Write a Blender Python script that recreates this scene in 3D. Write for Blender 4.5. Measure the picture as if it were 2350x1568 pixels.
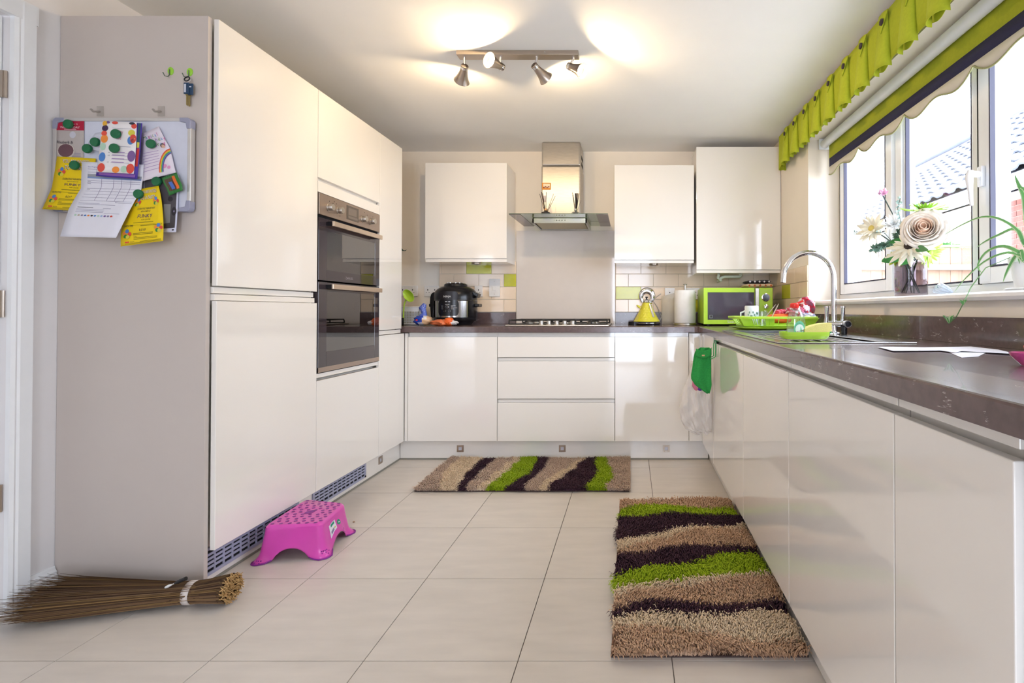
import bpy, math, random
import numpy as np
from mathutils import Vector, Matrix
random.seed(7); np.random.seed(7)
for o in list(bpy.data.objects): bpy.data.objects.remove(o)
SC = bpy.context.scene
COL = SC.collection
PI = math.pi

# ------------------------------------------------------------------ camera, world, light, exposure
F, CX, CY, PITCH = 1160.0, 1448.0, 700.4, 0.010
CAM = Vector((0, 0, 1.024))
cd = bpy.data.cameras.new('camera'); cam = bpy.data.objects.new('camera', cd); COL.objects.link(cam)
cam.location = CAM; cam.rotation_euler = (PI/2 + PITCH, 0, 0)
cd.sensor_fit = 'HORIZONTAL'; cd.sensor_width = 36.0
cd.lens = F*36.0/2350; cd.shift_x = -(CX-1175)/2350; cd.shift_y = (CY-784)/2350
cd.clip_start = 0.03; cd.clip_end = 200
SC.camera = cam
SC.view_settings.view_transform = 'Standard'; SC.view_settings.look = 'None'
SC.view_settings.gamma = 1; SC.view_settings.use_curve_mapping = False
SC.view_settings.exposure = 0.36
WORLD_STRENGTH = 11.0
LAMP_WATT = 3.4
w = bpy.data.worlds.new('overcast_sky'); SC.world = w; w.use_nodes = True
nt = w.node_tree; nt.nodes.clear()
wo = nt.nodes.new('ShaderNodeOutputWorld'); wb = nt.nodes.new('ShaderNodeBackground')
wb.inputs[0].default_value = (0.80, 0.90, 1.08, 1); wb.inputs[1].default_value = WORLD_STRENGTH
nt.links.new(wb.outputs[0], wo.inputs[0])
def portal(loc, rot, sx, sy):
    l = bpy.data.lights.new('daylight_portal', 'AREA'); l.shape = 'RECTANGLE'; l.size = sx; l.size_y = sy
    l.cycles.is_portal = True
    o = bpy.data.objects.new('daylight_portal', l); COL.objects.link(o); o.location = loc; o.rotation_euler = rot
portal((1.43, 2.17, 1.58), (0, PI/2, 0), 1.05, 2.0)       # kitchen window, right
portal((0.0, -2.62, 1.12), (PI/2, 0, 0), .9, 2.14)   # patio opening behind the camera
sun = bpy.data.lights.new('soft_sun', 'SUN'); sun.energy = 1.2; sun.angle = 0.6; sun.color = (1, .97, .92)
so = bpy.data.objects.new('soft_sun', sun); COL.objects.link(so); so.rotation_euler = (math.radians(50), 0, math.radians(-40))

def at(u, v, x=None, y=None, z=None):
    cp, sp = math.cos(PITCH), math.sin(PITCH)
    d = Vector((u-CX, F*cp-(CY-v)*sp, F*sp+(CY-v)*cp))
    if x is not None: t = (x-CAM.x)/d.x
    elif y is not None: t = (y-CAM.y)/d.y
    else: t = (z-CAM.z)/d.z
    return CAM + d*t

# ------------------------------------------------------------------ materials
def lin(c):
    if isinstance(c, str):
        c = tuple(int(c[i:i+2], 16)/255 for i in (1, 3, 5))
        return tuple(x/12.92 if x <= .04045 else ((x+.055)/1.055)**2.4 for x in c)
    return c
MATS = {}
def mat(name, col, rough=.5, metal=0, var=.04, scale=20, bump=0, bscale=None, coat=0, spec=.5, trans=0, ior=1.45, emit=0, alpha=1, stretch=None, sheen=0, sss=0):
    if name in MATS: return MATS[name]
    m = bpy.data.materials.new(name); m.use_nodes = True; nt = m.node_tree
    b = nt.nodes['Principled BSDF']; c = lin(col)
    I = b.inputs
    I['Roughness'].default_value = rough; I['Metallic'].default_value = metal
    I['Coat Weight'].default_value = coat; I['Coat Roughness'].default_value = .03
    I['Specular IOR Level'].default_value = spec; I['Transmission Weight'].default_value = trans
    I['IOR'].default_value = ior; I['Alpha'].default_value = alpha
    I['Sheen Weight'].default_value = sheen
    if sss: I['Subsurface Weight'].default_value = sss; I['Subsurface Radius'].default_value = (.01, .01, .01)
    tc = nt.nodes.new('ShaderNodeTexCoord'); src = tc.outputs['Object']
    if stretch:
        mp = nt.nodes.new('ShaderNodeMapping'); mp.inputs['Scale'].default_value = stretch
        nt.links.new(src, mp.inputs[0]); src = mp.outputs[0]
    n = nt.nodes.new('ShaderNodeTexNoise'); n.inputs['Scale'].default_value = scale; n.inputs['Detail'].default_value = 3
    nt.links.new(src, n.inputs['Vector'])
    r = nt.nodes.new('ShaderNodeValToRGB')
    r.color_ramp.elements[0].position = .3; r.color_ramp.elements[1].position = .7
    r.color_ramp.elements[0].color = tuple(max(0, x*(1-var)) for x in c)+(1,)
    r.color_ramp.elements[1].color = tuple(min(1, x*(1+var)) for x in c)+(1,)
    nt.links.new(n.outputs['Fac'], r.inputs[0]); nt.links.new(r.outputs[0], I['Base Color'])
    if bump:
        n2 = nt.nodes.new('ShaderNodeTexNoise'); n2.inputs['Scale'].default_value = bscale or scale*4
        nt.links.new(src, n2.inputs['Vector'])
        bp = nt.nodes.new('ShaderNodeBump'); bp.inputs['Strength'].default_value = bump; bp.inputs['Distance'].default_value = .002
        nt.links.new(n2.outputs['Fac'], bp.inputs['Height']); nt.links.new(bp.outputs[0], I['Normal'])
    if emit:
        I['Emission Color'].default_value = c+(1,); I['Emission Strength'].default_value = emit
    MATS[name] = m; m['rgb'] = c
    return m
def glass_mat(name, tint, clear, rough=.0):
    if name in MATS: return MATS[name]
    m = bpy.data.materials.new(name); m.use_nodes = True; nt = m.node_tree; nt.nodes.clear()
    out = nt.nodes.new('ShaderNodeOutputMaterial'); mx = nt.nodes.new('ShaderNodeMixShader')
    tr = nt.nodes.new('ShaderNodeBsdfTransparent'); gl = nt.nodes.new('ShaderNodeBsdfGlossy'); lw = nt.nodes.new('ShaderNodeLayerWeight'); fr = nt.nodes.new('ShaderNodeMath'); fr.operation = 'POWER'; fr.inputs[1].default_value = 4
    tr.inputs[0].default_value = lin(tint)+(1,); gl.inputs['Roughness'].default_value = rough
    lw.inputs[0].default_value = .5; nt.links.new(lw.outputs['Facing'], fr.inputs[0])
    ad = nt.nodes.new('ShaderNodeMath'); ad.operation = 'ADD'; ad.inputs[1].default_value = 1-clear; ad.use_clamp = True
    nt.links.new(fr.outputs[0], ad.inputs[0]); nt.links.new(ad.outputs[0], mx.inputs[0])
    nt.links.new(tr.outputs[0], mx.inputs[1]); nt.links.new(gl.outputs[0], mx.inputs[2]); nt.links.new(mx.outputs[0], out.inputs[0])
    MATS[name] = m; return m
def stone_mat():
    m = mat('worktop_laminate', '#62504f', rough=.2, var=.12, scale=60, coat=.35)
    nt = m.node_tree; b = nt.nodes['Principled BSDF']
    tc = nt.nodes.new('ShaderNodeTexCoord'); vo = nt.nodes.new('ShaderNodeTexVoronoi'); vo.feature = 'DISTANCE_TO_EDGE'; vo.inputs['Scale'].default_value = 13
    ns = nt.nodes.new('ShaderNodeTexNoise'); ns.inputs['Scale'].default_value = 9; ns.inputs['Detail'].default_value = 5
    mp = nt.nodes.new('ShaderNodeMixRGB'); mp.inputs[0].default_value = .12
    nt.links.new(tc.outputs['Object'], mp.inputs[1]); nt.links.new(ns.outputs['Color'], mp.inputs[2]); nt.links.new(mp.outputs[0], vo.inputs['Vector'])
    lt = nt.nodes.new('ShaderNodeMath'); lt.operation = 'LESS_THAN'; lt.inputs[1].default_value = .012; nt.links.new(vo.outputs['Distance'], lt.inputs[0])
    n2 = nt.nodes.new('ShaderNodeTexNoise'); n2.inputs['Scale'].default_value = 24; nt.links.new(tc.outputs['Object'], n2.inputs['Vector'])
    gt = nt.nodes.new('ShaderNodeMath'); gt.operation = 'GREATER_THAN'; gt.inputs[1].default_value = .60; nt.links.new(n2.outputs['Fac'], gt.inputs[0])
    mu = nt.nodes.new('ShaderNodeMath'); mu.operation = 'MULTIPLY'; nt.links.new(lt.outputs[0], mu.inputs[0]); nt.links.new(gt.outputs[0], mu.inputs[1])
    mu2 = nt.nodes.new('ShaderNodeMath'); mu2.operation = 'MULTIPLY'; mu2.inputs[1].default_value = .6; nt.links.new(mu.outputs[0], mu2.inputs[0])
    mix = nt.nodes.new('ShaderNodeMixRGB'); mix.inputs[2].default_value = (.7, .6, .55, 1)
    old = b.inputs['Base Color'].links[0].from_socket
    nt.links.new(mu2.outputs[0], mix.inputs[0]); nt.links.new(old, mix.inputs[1]); nt.links.new(mix.outputs[0], b.inputs['Base Color'])
    return m
G = dict(
 gloss=mat('white_gloss_lacquer', '#f5f0e9', rough=.06, var=.004, scale=3, coat=.6),
 panel=mat('matt_stone_panel', '#cbc0b8', rough=.45, var=.02, scale=2.5),
 carc=mat('cabinet_board', '#e9e3d9', rough=.4, var=.01),
 wall=mat('cream_wall_paint', '#f5ebdd', rough=.75, var=.01, scale=8, bump=.05, bscale=200),
 wallg=mat('pale_wall_paint', '#e9e5e4', rough=.75, var=.01, scale=8, bump=.05, bscale=200),
 ceil=mat('ceiling_paint', '#faf8f5', rough=.85, var=.008, scale=6),
 white=mat('white_gloss_paint', '#f1f1f1', rough=.3, var=.01),
 upvc=mat('white_window_plastic', '#f2f3f6', rough=.22, var=.01),
 floor=mat('beige_floor_tile', '#d8cfc5', rough=.30, var=.05, scale=5, stretch=(1, 4, 1), bump=.05, bscale=60),
 grout=mat('dark_grout', '#6b625b', rough=.9, var=.1),
 steel=mat('brushed_steel', '#c2bcb4', rough=.34, metal=1, var=.06, scale=30, stretch=(1, 1, 14)),
 chrome=mat('polished_chrome', '#e0e0e2', rough=.06, metal=1, var=.01),
 nickel=mat('satin_nickel', '#b7aa9d', rough=.3, metal=1, var=.03),
 black=mat('black_plastic', '#15151a', rough=.25, var=.1),
 mblack=mat('matt_black', '#1a1a1c', rough=.6, var=.1),
 dark=mat('dark_gap', '#0e0e12', rough=.8, var=.1),
 dglass=mat('dark_oven_glass', '#3b3338', rough=.05, var=.03, coat=.5),
 lime=mat('lime_plastic', '#b6de40', rough=.28, var=.03),
 limed=mat('lime_dark_plastic', '#a2c82a', rough=.3, var=.03),
 limet=mat('lime_glazed_tile', '#cccb3a', rough=.12, var=.06, scale=9),
 tile=mat('cream_glazed_tile', '#f5dec2', rough=.12, var=.025, scale=6, coat=.2),
 tgrout=mat('cream_grout', '#d8cbb6', rough=.8, var=.03),
 splash=mat('beige_glass_splashback', '#ddd3ca', rough=.06, var=.01, coat=.4),
 stone=stone_mat(),
 red=mat('red_plastic', '#e8352a', rough=.3, var=.03),
 orange=mat('orange_plastic', '#f06a2a', rough=.35, var=.05),
 pink=mat('pink_plastic', '#de4fb4', rough=.3, var=.02, coat=.2),
 purple=mat('purple_rubber', '#8a2d92', rough=.5, var=.03),
 blue=mat('blue_film', '#2c49b8', rough=.25, var=.06),
 paper=mat('white_paper', '#e6e4ec', rough=.8, var=.01),
 ypaper=mat('yellow_card', '#f2d000', rough=.6, var=.02),
 navy=mat('navy_fabric', '#2d2c4a', rough=.85, var=.06, scale=90, bump=.2),
 olive=mat('green_blind_fabric', '#a7ac26', rough=.85, var=.05, scale=80, bump=.2, bscale=400),
 olive2=mat('green_valance_fabric', '#b3bc2a', rough=.85, var=.05, scale=80, bump=.2, bscale=400),
 ecru=mat('ecru_fabric', '#d9d2c6', rough=.85, var=.03),
 braid=mat('braid_trim', '#9c9d72', rough=.9, var=.2, scale=300),
 leaf=mat('green_leaf', '#3f8f45', rough=.45, var=.15, scale=30),
 leafp=mat('pale_green_leaf', '#8fbf7e', rough=.5, var=.2, scale=40),
 sage=mat('sage_leaf', '#6f9484', rough=.6, var=.15),
 cream=mat('cream_petal', '#f1ebd8', rough=.6, var=.04, scale=60, sss=.2),
 rosep=mat('rose_petal', '#fbf0e4', rough=.6, var=.03, sss=.2),
 rosec=mat('peach_petal', '#fbdcc4', rough=.6, var=.05, sss=.2),
 gpetal=mat('lime_petal', '#b4dc5c', rough=.6, var=.15, scale=60, sss=.2),
 ppetal=mat('pink_petal', '#e9b9d2', rough=.6, var=.08),
 glass=glass_mat('window_glass', '#ffffff', .97),
 cglass=glass_mat('clear_glass', '#f4f8f6', .88),
 ovglass=glass_mat('oven_door_glass', '#8a8288', .8),
 canopy=glass_mat('canopy_glass', '#cfe0c8', .8),
 smoke=glass_mat('smoked_vase_glass', '#d3cccf', .95),
 film=mat('milky_plastic_film', '#f8f2ee', rough=.22, var=.02, alpha=.50),
 clearp=mat('clear_plastic', '#efe9dc', rough=.2, var=.02, alpha=.45),
)
def c_(name, hexc, **k): 
    k.setdefault('rough', .55); k.setdefault('var', .03)
    return mat(name, hexc, **k)

# ------------------------------------------------------------------ mesh builder
class MB:
    def __init__(s): s.v = []; s.f = []; s.m = []; s.sm = []; s.mats = []
    def mi(s, m):
        if m not in s.mats: s.mats.append(m)
        return s.mats.index(m)
    def add(s, vs, fs, m, smooth=False):
        b = len(s.v); s.v += [tuple(v) for v in vs]; k = s.mi(m)
        for f in fs: s.f.append(tuple(i+b for i in f)); s.m.append(k); s.sm.append(smooth)
        return s
    def box(s, x0, x1, y0, y1, z0, z1, m):
        if x0 > x1: x0, x1 = x1, x0
        if y0 > y1: y0, y1 = y1, y0
        if z0 > z1: z0, z1 = z1, z0
        v = [(x, y, z) for z in (z0, z1) for y in (y0, y1) for x in (x0, x1)]
        return s.add(v, [(0,2,3,1),(4,5,7,6),(0,1,5,4),(2,6,7,3),(0,4,6,2),(1,3,7,5)], m)
    def obox(s, mtx, sx, sy, sz, m):
        v = [mtx @ Vector((x*sx/2, y*sy/2, z*sz/2)) for z in (-1, 1) for y in (-1, 1) for x in (-1, 1)]
        return s.add(v, [(0,2,3,1),(4,5,7,6),(0,1,5,4),(2,6,7,3),(0,4,6,2),(1,3,7,5)], m)
    def tube(s, pts, r, m, n=10, caps=True, flat=1.0):
        pts = [Vector(p) for p in pts]; k = len(pts)
        rs = r if isinstance(r, (list, tuple)) else [r]*k
        vs = []; fs = []; ref = None
        for i, p in enumerate(pts):
            t = (pts[min(i+1, k-1)]-pts[max(i-1, 0)]).normalized()
            if ref is None:
                ref = t.cross(Vector((0, 0, 1)) if abs(t.z) < .9 else Vector((1, 0, 0))).normalized()
            ref = (ref-t*ref.dot(t)).normalized(); o = t.cross(ref)
            for j in range(n):
                a = 2*PI*j/n; vs.append(p+ref*math.cos(a)*rs[i]+o*math.sin(a)*rs[i]*flat)
        for i in range(k-1):
            for j in range(n):
                a = i*n+j; b = i*n+(j+1) % n; fs.append((a, b, b+n, a+n))
        s.add(vs, fs, m, True)
        if caps: s.add(vs[:n], [tuple(range(n))[::-1]], m); s.add(vs[-n:], [tuple(range(n))], m)
        return s
    def cyl(s, p0, p1, r, m, n=20, r1=None):
        return s.tube([p0, p1], [r, r if r1 is None else r1], m, n)
    def lathe(s, c, prof, m, n=28, sx=1, sy=1, ax=None, a0=0, a1=2*PI, smooth=True, mtx=None):
        full = abs(a1-a0-2*PI) < 1e-6; nn = n if full else n+1
        vs = []; fs = []
        for r, z in prof:
            for j in range(nn):
                a = a0+(a1-a0)*j/n; p = Vector((r*math.cos(a)*sx, r*math.sin(a)*sy, z))
                p = mtx @ p if mtx else p+Vector(c); vs.append(p)
        for i in range(len(prof)-1):
            for j in range(n):
                a = i*nn+j; b = i*nn+(j+1) % nn; fs.append((a, b, b+nn, a+nn))
        return s.add(vs, fs, m, smooth)
    def prism(s, poly, fn, d, m, smooth=False):
        n = len(poly)
        v = [fn(p[0], p[1], 0) for p in poly]+[fn(p[0], p[1], d) for p in poly]
        f = [tuple(range(n))[::-1], tuple(range(n, 2*n))]+[(i, (i+1) % n, (i+1) % n+n, i+n) for i in range(n)]
        return s.add(v, f, m, smooth)
    def grid(s, fn, nu, nv, m, smooth=True, closed=False):
        vs = [fn(i/nu, j/nv) for j in range(nv+1) for i in range(nu+1)]
        fs = [(j*(nu+1)+i, j*(nu+1)+i+1, (j+1)*(nu+1)+i+1, (j+1)*(nu+1)+i) for j in range(nv) for i in range(nu)]
        return s.add(vs, fs, m, smooth)
    def ball(s, c, rx, ry, rz, m, n=16, k=9):
        prof = [(math.sin(PI*i/k), -math.cos(PI*i/k)) for i in range(k+1)]
        vs = []; fs = []
        for r, z in prof:
            for j in range(n): a = 2*PI*j/n; vs.append((c[0]+r*math.cos(a)*rx, c[1]+r*math.sin(a)*ry, c[2]+z*rz))
        for i in range(k):
            for j in range(n): a = i*n+j; b = i*n+(j+1) % n; fs.append((a, b, b+n, a+n))
        return s.add(vs, fs, m, True)
    def build(s, name, parent=None, bevel=0, seg=2, solid=0, sub=0, merge=False):
        me = bpy.data.meshes.new(name); me.from_pydata(s.v, [], s.f)
        for m in s.mats: me.materials.append(m)
        me.polygons.foreach_set('material_index', s.m); me.polygons.foreach_set('use_smooth', s.sm)
        me.validate(clean_customdata=False); me.update()
        if any(s.sm):
            try: me.set_sharp_from_angle(angle=math.radians(40))
            except Exception: pass
        o = bpy.data.objects.new(name, me); COL.objects.link(o)
        if solid:
            q = o.modifiers.new('thick', 'SOLIDIFY'); q.thickness = solid; q.offset = 0
        if bevel:
            q = o.modifiers.new('bevel', 'BEVEL'); q.width = bevel; q.segments = seg; q.limit_method = 'ANGLE'; q.angle_limit = math.radians(35)
        if sub:
            q = o.modifiers.new('sub', 'SUBSURF'); q.levels = sub; q.render_levels = sub
        if parent is not None:
            o.parent = parent
            off = Vector(parent.location); q = parent.parent
            while q is not None: off += Vector(q.location); q = q.parent
            me.transform(Matrix.Translation(-off))      # world coords -> parent's (unrotated) frame
        return o
def thing(name, label, cat, loc, group=None):
    o = bpy.data.objects.new(name, None); COL.objects.link(o); o.location = loc; o.empty_display_size = .05
    return tag(o, label, cat, group)
def tag(o, label, cat, group=None, kind=None):
    o['label'] = label; o['category'] = cat
    if group: o['group'] = group
    if kind: o['kind'] = kind
    return o
def struct(o, label=None, cat=None):
    o['kind'] = 'structure'
    if label: o['label'] = label
    if cat: o['category'] = cat
    return o
def plabel(o, l): o['label'] = l; return o
def text2d(txt, size=1.0, align='CENTER'):
    cu = bpy.data.curves.new('txt', 'FONT'); cu.body = txt; cu.size = size; cu.align_x = align; cu.resolution_u = 2
    o = bpy.data.objects.new('txt', cu); COL.objects.link(o)
    dg = bpy.context.evaluated_depsgraph_get(); me = bpy.data.meshes.new_from_object(o.evaluated_get(dg))
    vs = [(v.co.x, v.co.y) for v in me.vertices]; fs = [tuple(p.vertices) for p in me.polygons]
    bpy.data.objects.remove(o); bpy.data.curves.remove(cu); bpy.data.meshes.remove(me)
    return vs, fs
def put_text(mb, txt, fn, x, y, size, m, align='CENTER', rot=0):
    vs, fs = text2d(txt, size, align); ca, sa = math.cos(rot), math.sin(rot)
    mb.add([fn(x+a*ca-b*sa, y+a*sa+b*ca) for a, b in vs], fs, m)

def copy_tree(o, parent=None):
    c = o.copy(); COL.objects.link(c); c.parent = parent
    for ch in list(o.children): copy_tree(ch, c)
    return c
def bbox(name, x0, x1, y0, y1, z0, z1, m, parent=None, bevel=0):
    return MB().box(x0, x1, y0, y1, z0, z1, m).build(name, parent, bevel)

# ------------------------------------------------------------------ room shell
XL, XR, YB, YF, ZC = -2.10, 1.11, 4.03, -2.5, 2.292
WY0, WY1, WZ0, WZ1, XO = 1.19, 3.157, 1.055, 2.088, 1.44     # window opening and outer wall face
fl = struct(bbox('floor', XL-.1, XR+.3, YF-.1, YB+.1, -.12, -.003, G['grout']))
k = 0; P_ = .4500
for i in range(-5, 3):
    for j in range(-9, 6):
        x0, x1 = .120+P_*i+.0015, .120+P_*(i+1)-.0015
        y0, y1 = 1.485+.4515*j+.0015, 1.485+.4515*(j+1)-.0015
        x0 = max(x0, XL); x1 = min(x1, XR); y0 = max(y0, YF); y1 = min(y1, YB)
        if x1-x0 < .02 or y1-y0 < .02: continue
        MB().box(x0, x1, y0, y1, -.003, 0, G['floor']).build('floor_tile', fl)
struct(bbox('ceiling', XL-.1, XR+.35, YF-.1, YB+.1, ZC, ZC+.1, G['ceil']))
struct(bbox('wall_back', XL-.1, XR+.35, YB, YB+.12, 0, ZC, G['wall']))
# left wall with a doorway
DY0, DY1, DZ = .90, 1.70, 2.02
m = MB(); 
m.box(XL-.12, XL, DY1, YB, 0, ZC, G['wallg']); m.box(XL-.12, XL, YF, DY0, 0, ZC, G['wallg']); m.box(XL-.12, XL, DY0, DY1, DZ, ZC, G['wallg'])
struct(m.build('wall_left'))
# right wall with the window opening
m = MB()
m.box(XR, XO, WY1, YB, 0, ZC, G['wall']); m.box(XR, XO, YF, WY0, 0, ZC, G['wall'])
m.box(XR, XO, WY0, WY1, 0, WZ0, G['wall']); m.box(XR, XO, WY0, WY1, WZ1, ZC, G['wall'])
struct(m.build('wall_right'))
m = MB()   # wall behind the camera, patio opening
m.box(XL-.1, -.45, YF-.12, YF, 0, ZC, G['wall']); m.box(.45, XR+.3, YF-.12, YF, 0, ZC, G['wall']); m.box(-.45, .45, YF-.12, YF, 2.19, ZC, G['wall'])
struct(m.build('wall_front'))
pw = struct(MB().box(-.45, .45, YF-.07, YF-.05, .05, 2.19, G['glass']).build('window_2'))
m = MB()
for x in (-.45, .39): m.box(x, x+.06, YF-.09, YF-.03, 0, 2.19, G['upvc'])
m.box(-.45, .45, YF-.09, YF-.03, 2.13, 2.19, G['upvc']); m.box(-.45, .45, YF-.09, YF-.03, .003, .08, G['upvc'])
m.build('window_frame', pw)
# baseboard and door on the left wall
def moulding(mb, y0, y1, m):
    prof = [(0, 0), (.018, 0), (.018, .060), (.012, .066), (.014, .074), (.009, .082), (.006, .094), (0, .094)]
    mb.prism(prof, lambda a, b, d: Vector((XL+a, y0+d, b+.001)), y1-y0, m)
m = MB(); moulding(m, 1.766, 1.847, G['white']); struct(m.build('baseboard_left'))
m = MB()
prof = [(0, 0), (0, .015), (.010, .020), (.016, .018), (.022, .022), (.058, .022), (.066, .012), (.066, 0)]
def arch(mb, ya, sgn):
    mb.prism(prof, lambda a, b, d: Vector((XL+b, ya+sgn*a, .001+d)), DZ+.06, G['white'])
arch(m, DY1, 1); arch(m, DY0, -1); m.box(XL, XL+.02, DY0-.066, DY1+.066, DZ, DZ+.066, G['white'])
struct(m.build('trim_1'))
d = bbox('door_1', XL-.06, XL-.02, DY0+.004, DY1-.004, .006, DZ-.004, G['white'], bevel=.002); struct(d)
m = MB()
for z0, z1 in ((.15, .9), (1.02, 1.9)):
    m.box(XL-.0195, XL-.012, DY0+.12, DY1-.12, z0, z1, G['white'])
m.build('door_panel', d, bevel=.004)
m = MB(); 
for z in (.35, 1.0, 1.74): m.box(XL-.019, XL-.008, DY1-.012, DY1-.005, z, z+.09, G['nickel']); m.cyl((XL-.006, DY1-.006, z), (XL-.006, DY1-.006, z+.09), .005, G['nickel'], 8)
plabel(m.build('hinge', d), 'satin nickel butt hinges on the door edge')

# window -------------------------------------------------------------------
XFI, XFO = 1.305, 1.375
wn = struct(MB().box(XFI, XFO, WY0, WY0+.045, WZ0+.0655, WZ1-.0455, G['upvc']).box(XFI, XFO, WY1-.045, WY1, WZ0+.0655, WZ1-.0455, G['upvc'])
     .box(XFI, XFO, WY0, WY1, WZ0+.0265, WZ0+.065, G['upvc']).box(XFI, XFO, WY0, WY1, WZ1-.045, WZ1, G['upvc'])
     .box(XFI, XFO, 2.435, 2.49, WZ0+.0655, WZ1-.0455, G['upvc']).box(XFI, XFO, 1.872, 1.93, WZ0+.0655, WZ1-.0455, G['upvc']).build('window_1', bevel=.003))
def sash(y0, y1, opening, name):
    z0, z1 = WZ0+.066, WZ1-.046; t = .058 if opening else .012; xa = XFI-.018 if opening else XFI+.012
    m = MB()
    for b in ((y0, y0+t, z0, z1), (y1-t, y1, z0, z1), (y0+t, y1-t, z0, z0+t), (y0+t, y1-t, z1-t, z1)): m.box(xa, XFO-.01, *b, G['upvc'])
    o = m.build(name, wn, bevel=.003)
    g = MB(); q = t
    for b in ((y0+q, y0+q+.006, z0+q, z1-q), (y1-q-.006, y1-q, z0+q, z1-q), (y0+q, y1-q, z0+q, z0+q+.006), (y0+q, y1-q, z1-q-.006, z1-q)): g.box(xa-.001, xa+.018, *b, c_('gasket', '#3c3a4e'))
    plabel(g.build('gasket', o), 'grey rubber glazing gasket')
    MB().box(XFI+.03, XFI+.034, y0+q, y1-q, z0+q, z1-q, G['glass']).build('pane', o)
    if opening:
        s_ = MB(); s_.box(xa-.0005, xa+.012, y1, y1+.004, z0-.002, z1, G['dark'])
        s_.build('seal', o)
    return o
s1 = sash(2.494, 3.108, True, 'sash'); s2 = sash(1.934, 2.431, False, 'sash'); s3 = sash(1.239, 1.868, True, 'sash')
def whandle(y, z, par, flip):
    x = XFI-.018
    m = MB(); m.box(x-.014, x, y-.012, y+.012, z-.045, z+.03, G['upvc']); m.tube([(x-.01, y, z), (x-.045, y, z+.002)], .012, G['upvc'], 12)
    m.tube([(x-.045, y, z+.012), (x-.052, y-.001, z-.01), (x-.050, y-.003, z-.06), (x-.046, y-.004, z-.115)], [.012, .014, .009, .006], G['upvc'], 12)
    o = m.build('window_handle', par, bevel=.003)
    MB().cyl((x-.044, y+.006, z), (x-.058, y+.006, z), .007, G['black'], 12).build('key_button', o)
whandle(1.842, 1.52, s3, 1); whandle(2.522, 1.40, s1, -1)
# sill board
sl = MB(); y = np.linspace
prof = [(XFI+.02, WZ0+.026), (1.095, WZ0+.026), (1.082, WZ0+.020), (1.078, WZ0+.010), (1.084, WZ0-.001), (1.1085, WZ0-.001), (1.1085, WZ0+.001), (XFI+.02, WZ0+.001)]
sl.prism(prof, lambda a, b, d: Vector((a, WY0+.002+d, b)), WY1-WY0-.004, c_('sill_board', '#f3f1f0', rough=.25))
sl.prism([(1.1085, WZ0+.026), (1.095, WZ0+.026), (1.082, WZ0+.020), (1.078, WZ0+.010), (1.084, WZ0-.001), (1.1085, WZ0-.001)], lambda a, b, d: Vector((a, WY1-.002+d, b)), .06, c_('sill_board', '#f3f1f0'))
tag(sl.build('window_sill', bevel=.001), 'white window sill board carrying the glass vase of flowers', 'sill')

# ------------------------------------------------------------------ outside
gr = bbox('ground', 1.5, 30, -10, 40, -.6, -.25, c_('paving', '#b9b3a8', rough=.9, var=.1, scale=3)); struct(gr)
fn = thing('garden_fence', 'pale wooden board fence seen through the middle window pane', 'fence', (3.2, 6.8, -.25))
wd = c_('fence_wood', '#937a68', rough=.85, var=.12, scale=3, stretch=(8, 8, 1)); wd2 = c_('fence_rail_wood', '#a3947f', rough=.85, var=.08)
bm_ = None
for i in range(21):
    x = 1.62+.153*i
    if bm_ is None:
        bm_ = MB().box(-.0735, .0735, -.010, .010, -.24, 1.86, wd).build('fence_board', None); o = bm_
    else: o = bm_.copy(); COL.objects.link(o)
    o.parent = fn; o.location = (x-3.2, (.004 if i % 2 else 0), .25+random.uniform(-.006, .006))
for z in (.3, 1.56): bbox('fence_rail', 1.55, 4.78, 6.74, 6.785, z, z+.075, wd2, fn)
MB().box(1.55, 4.78, 6.77, 6.83, 1.875, 1.90, wd2).build('capping_rail', fn)
# neighbour garage with a tiled roof
gh = thing('neighbour_house', 'red brick house with a grey tiled roof beyond the garden fence', 'building', (7.2, 9, -.25))
GX, EZ, RX, RZ = 5.2, 2.55, 8.6, 5.35
m = MB(); m.box(GX+.004, 9.5, 3.5, 16, -.24, EZ+.05, c_('brick_mortar', '#94867a', rough=.9)); m.build('wall', gh)
br = None; bk = c_('red_brick', '#7a4c42', rough=.9, var=.15, scale=12)
n = 0
for r in range(18):
    for q in range(16):
        yy = 4.1+.225*q+(.1125 if r % 2 else 0); zz = 1.2+.075*r
        if br is None: br = MB().box(-.006, .004, -.1075, .1075, -.0325, .0325, bk).build('brick', None); o = br
        else: o = br.copy(); COL.objects.link(o)
        o.parent = gh; o.location = Vector((GX, yy, zz))-gh.location; n += 1
m = MB(); m.box(GX-.35, GX-.33, 3.3, 16.2, EZ-.02, EZ+.17, G['upvc']); m.box(GX-.35, GX+.004, 3.3, 16.2, EZ-.02, EZ, G['upvc']); plabel(m.build('fascia_board', gh), 'white fascia and soffit boards')
m = MB(); m.tube([(GX-.40, 3.3, EZ+.14), (GX-.40, 16.2, EZ+.14)], .055, G['upvc'], 10); plabel(m.build('gutter', gh), 'white half-round gutter')
ang = math.atan2(RZ-EZ-.2, RX-(GX-.42)); sl_ = math.hypot(RZ-EZ-.2, RX-(GX-.42))
rt = c_('grey_roof_tile', '#54575f', rough=.8, var=.12, scale=4)
m = MB(); m.add([(GX-.42, 3.2, EZ+.19), (GX-.42, 16.3, EZ+.19), (RX, 16.3, RZ), (RX, 3.2, RZ), (RX+3, 3.2, EZ+.19), (RX+3, 16.3, EZ+.19)], [(0, 1, 2, 3), (3, 2, 5, 4)], c_('roof_felt', '#3a3a40')); m.build('roof_deck', gh)
tl = None
rows_ = 12; cols_ = 25; tw = .30; th = sl_/rows_
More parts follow.
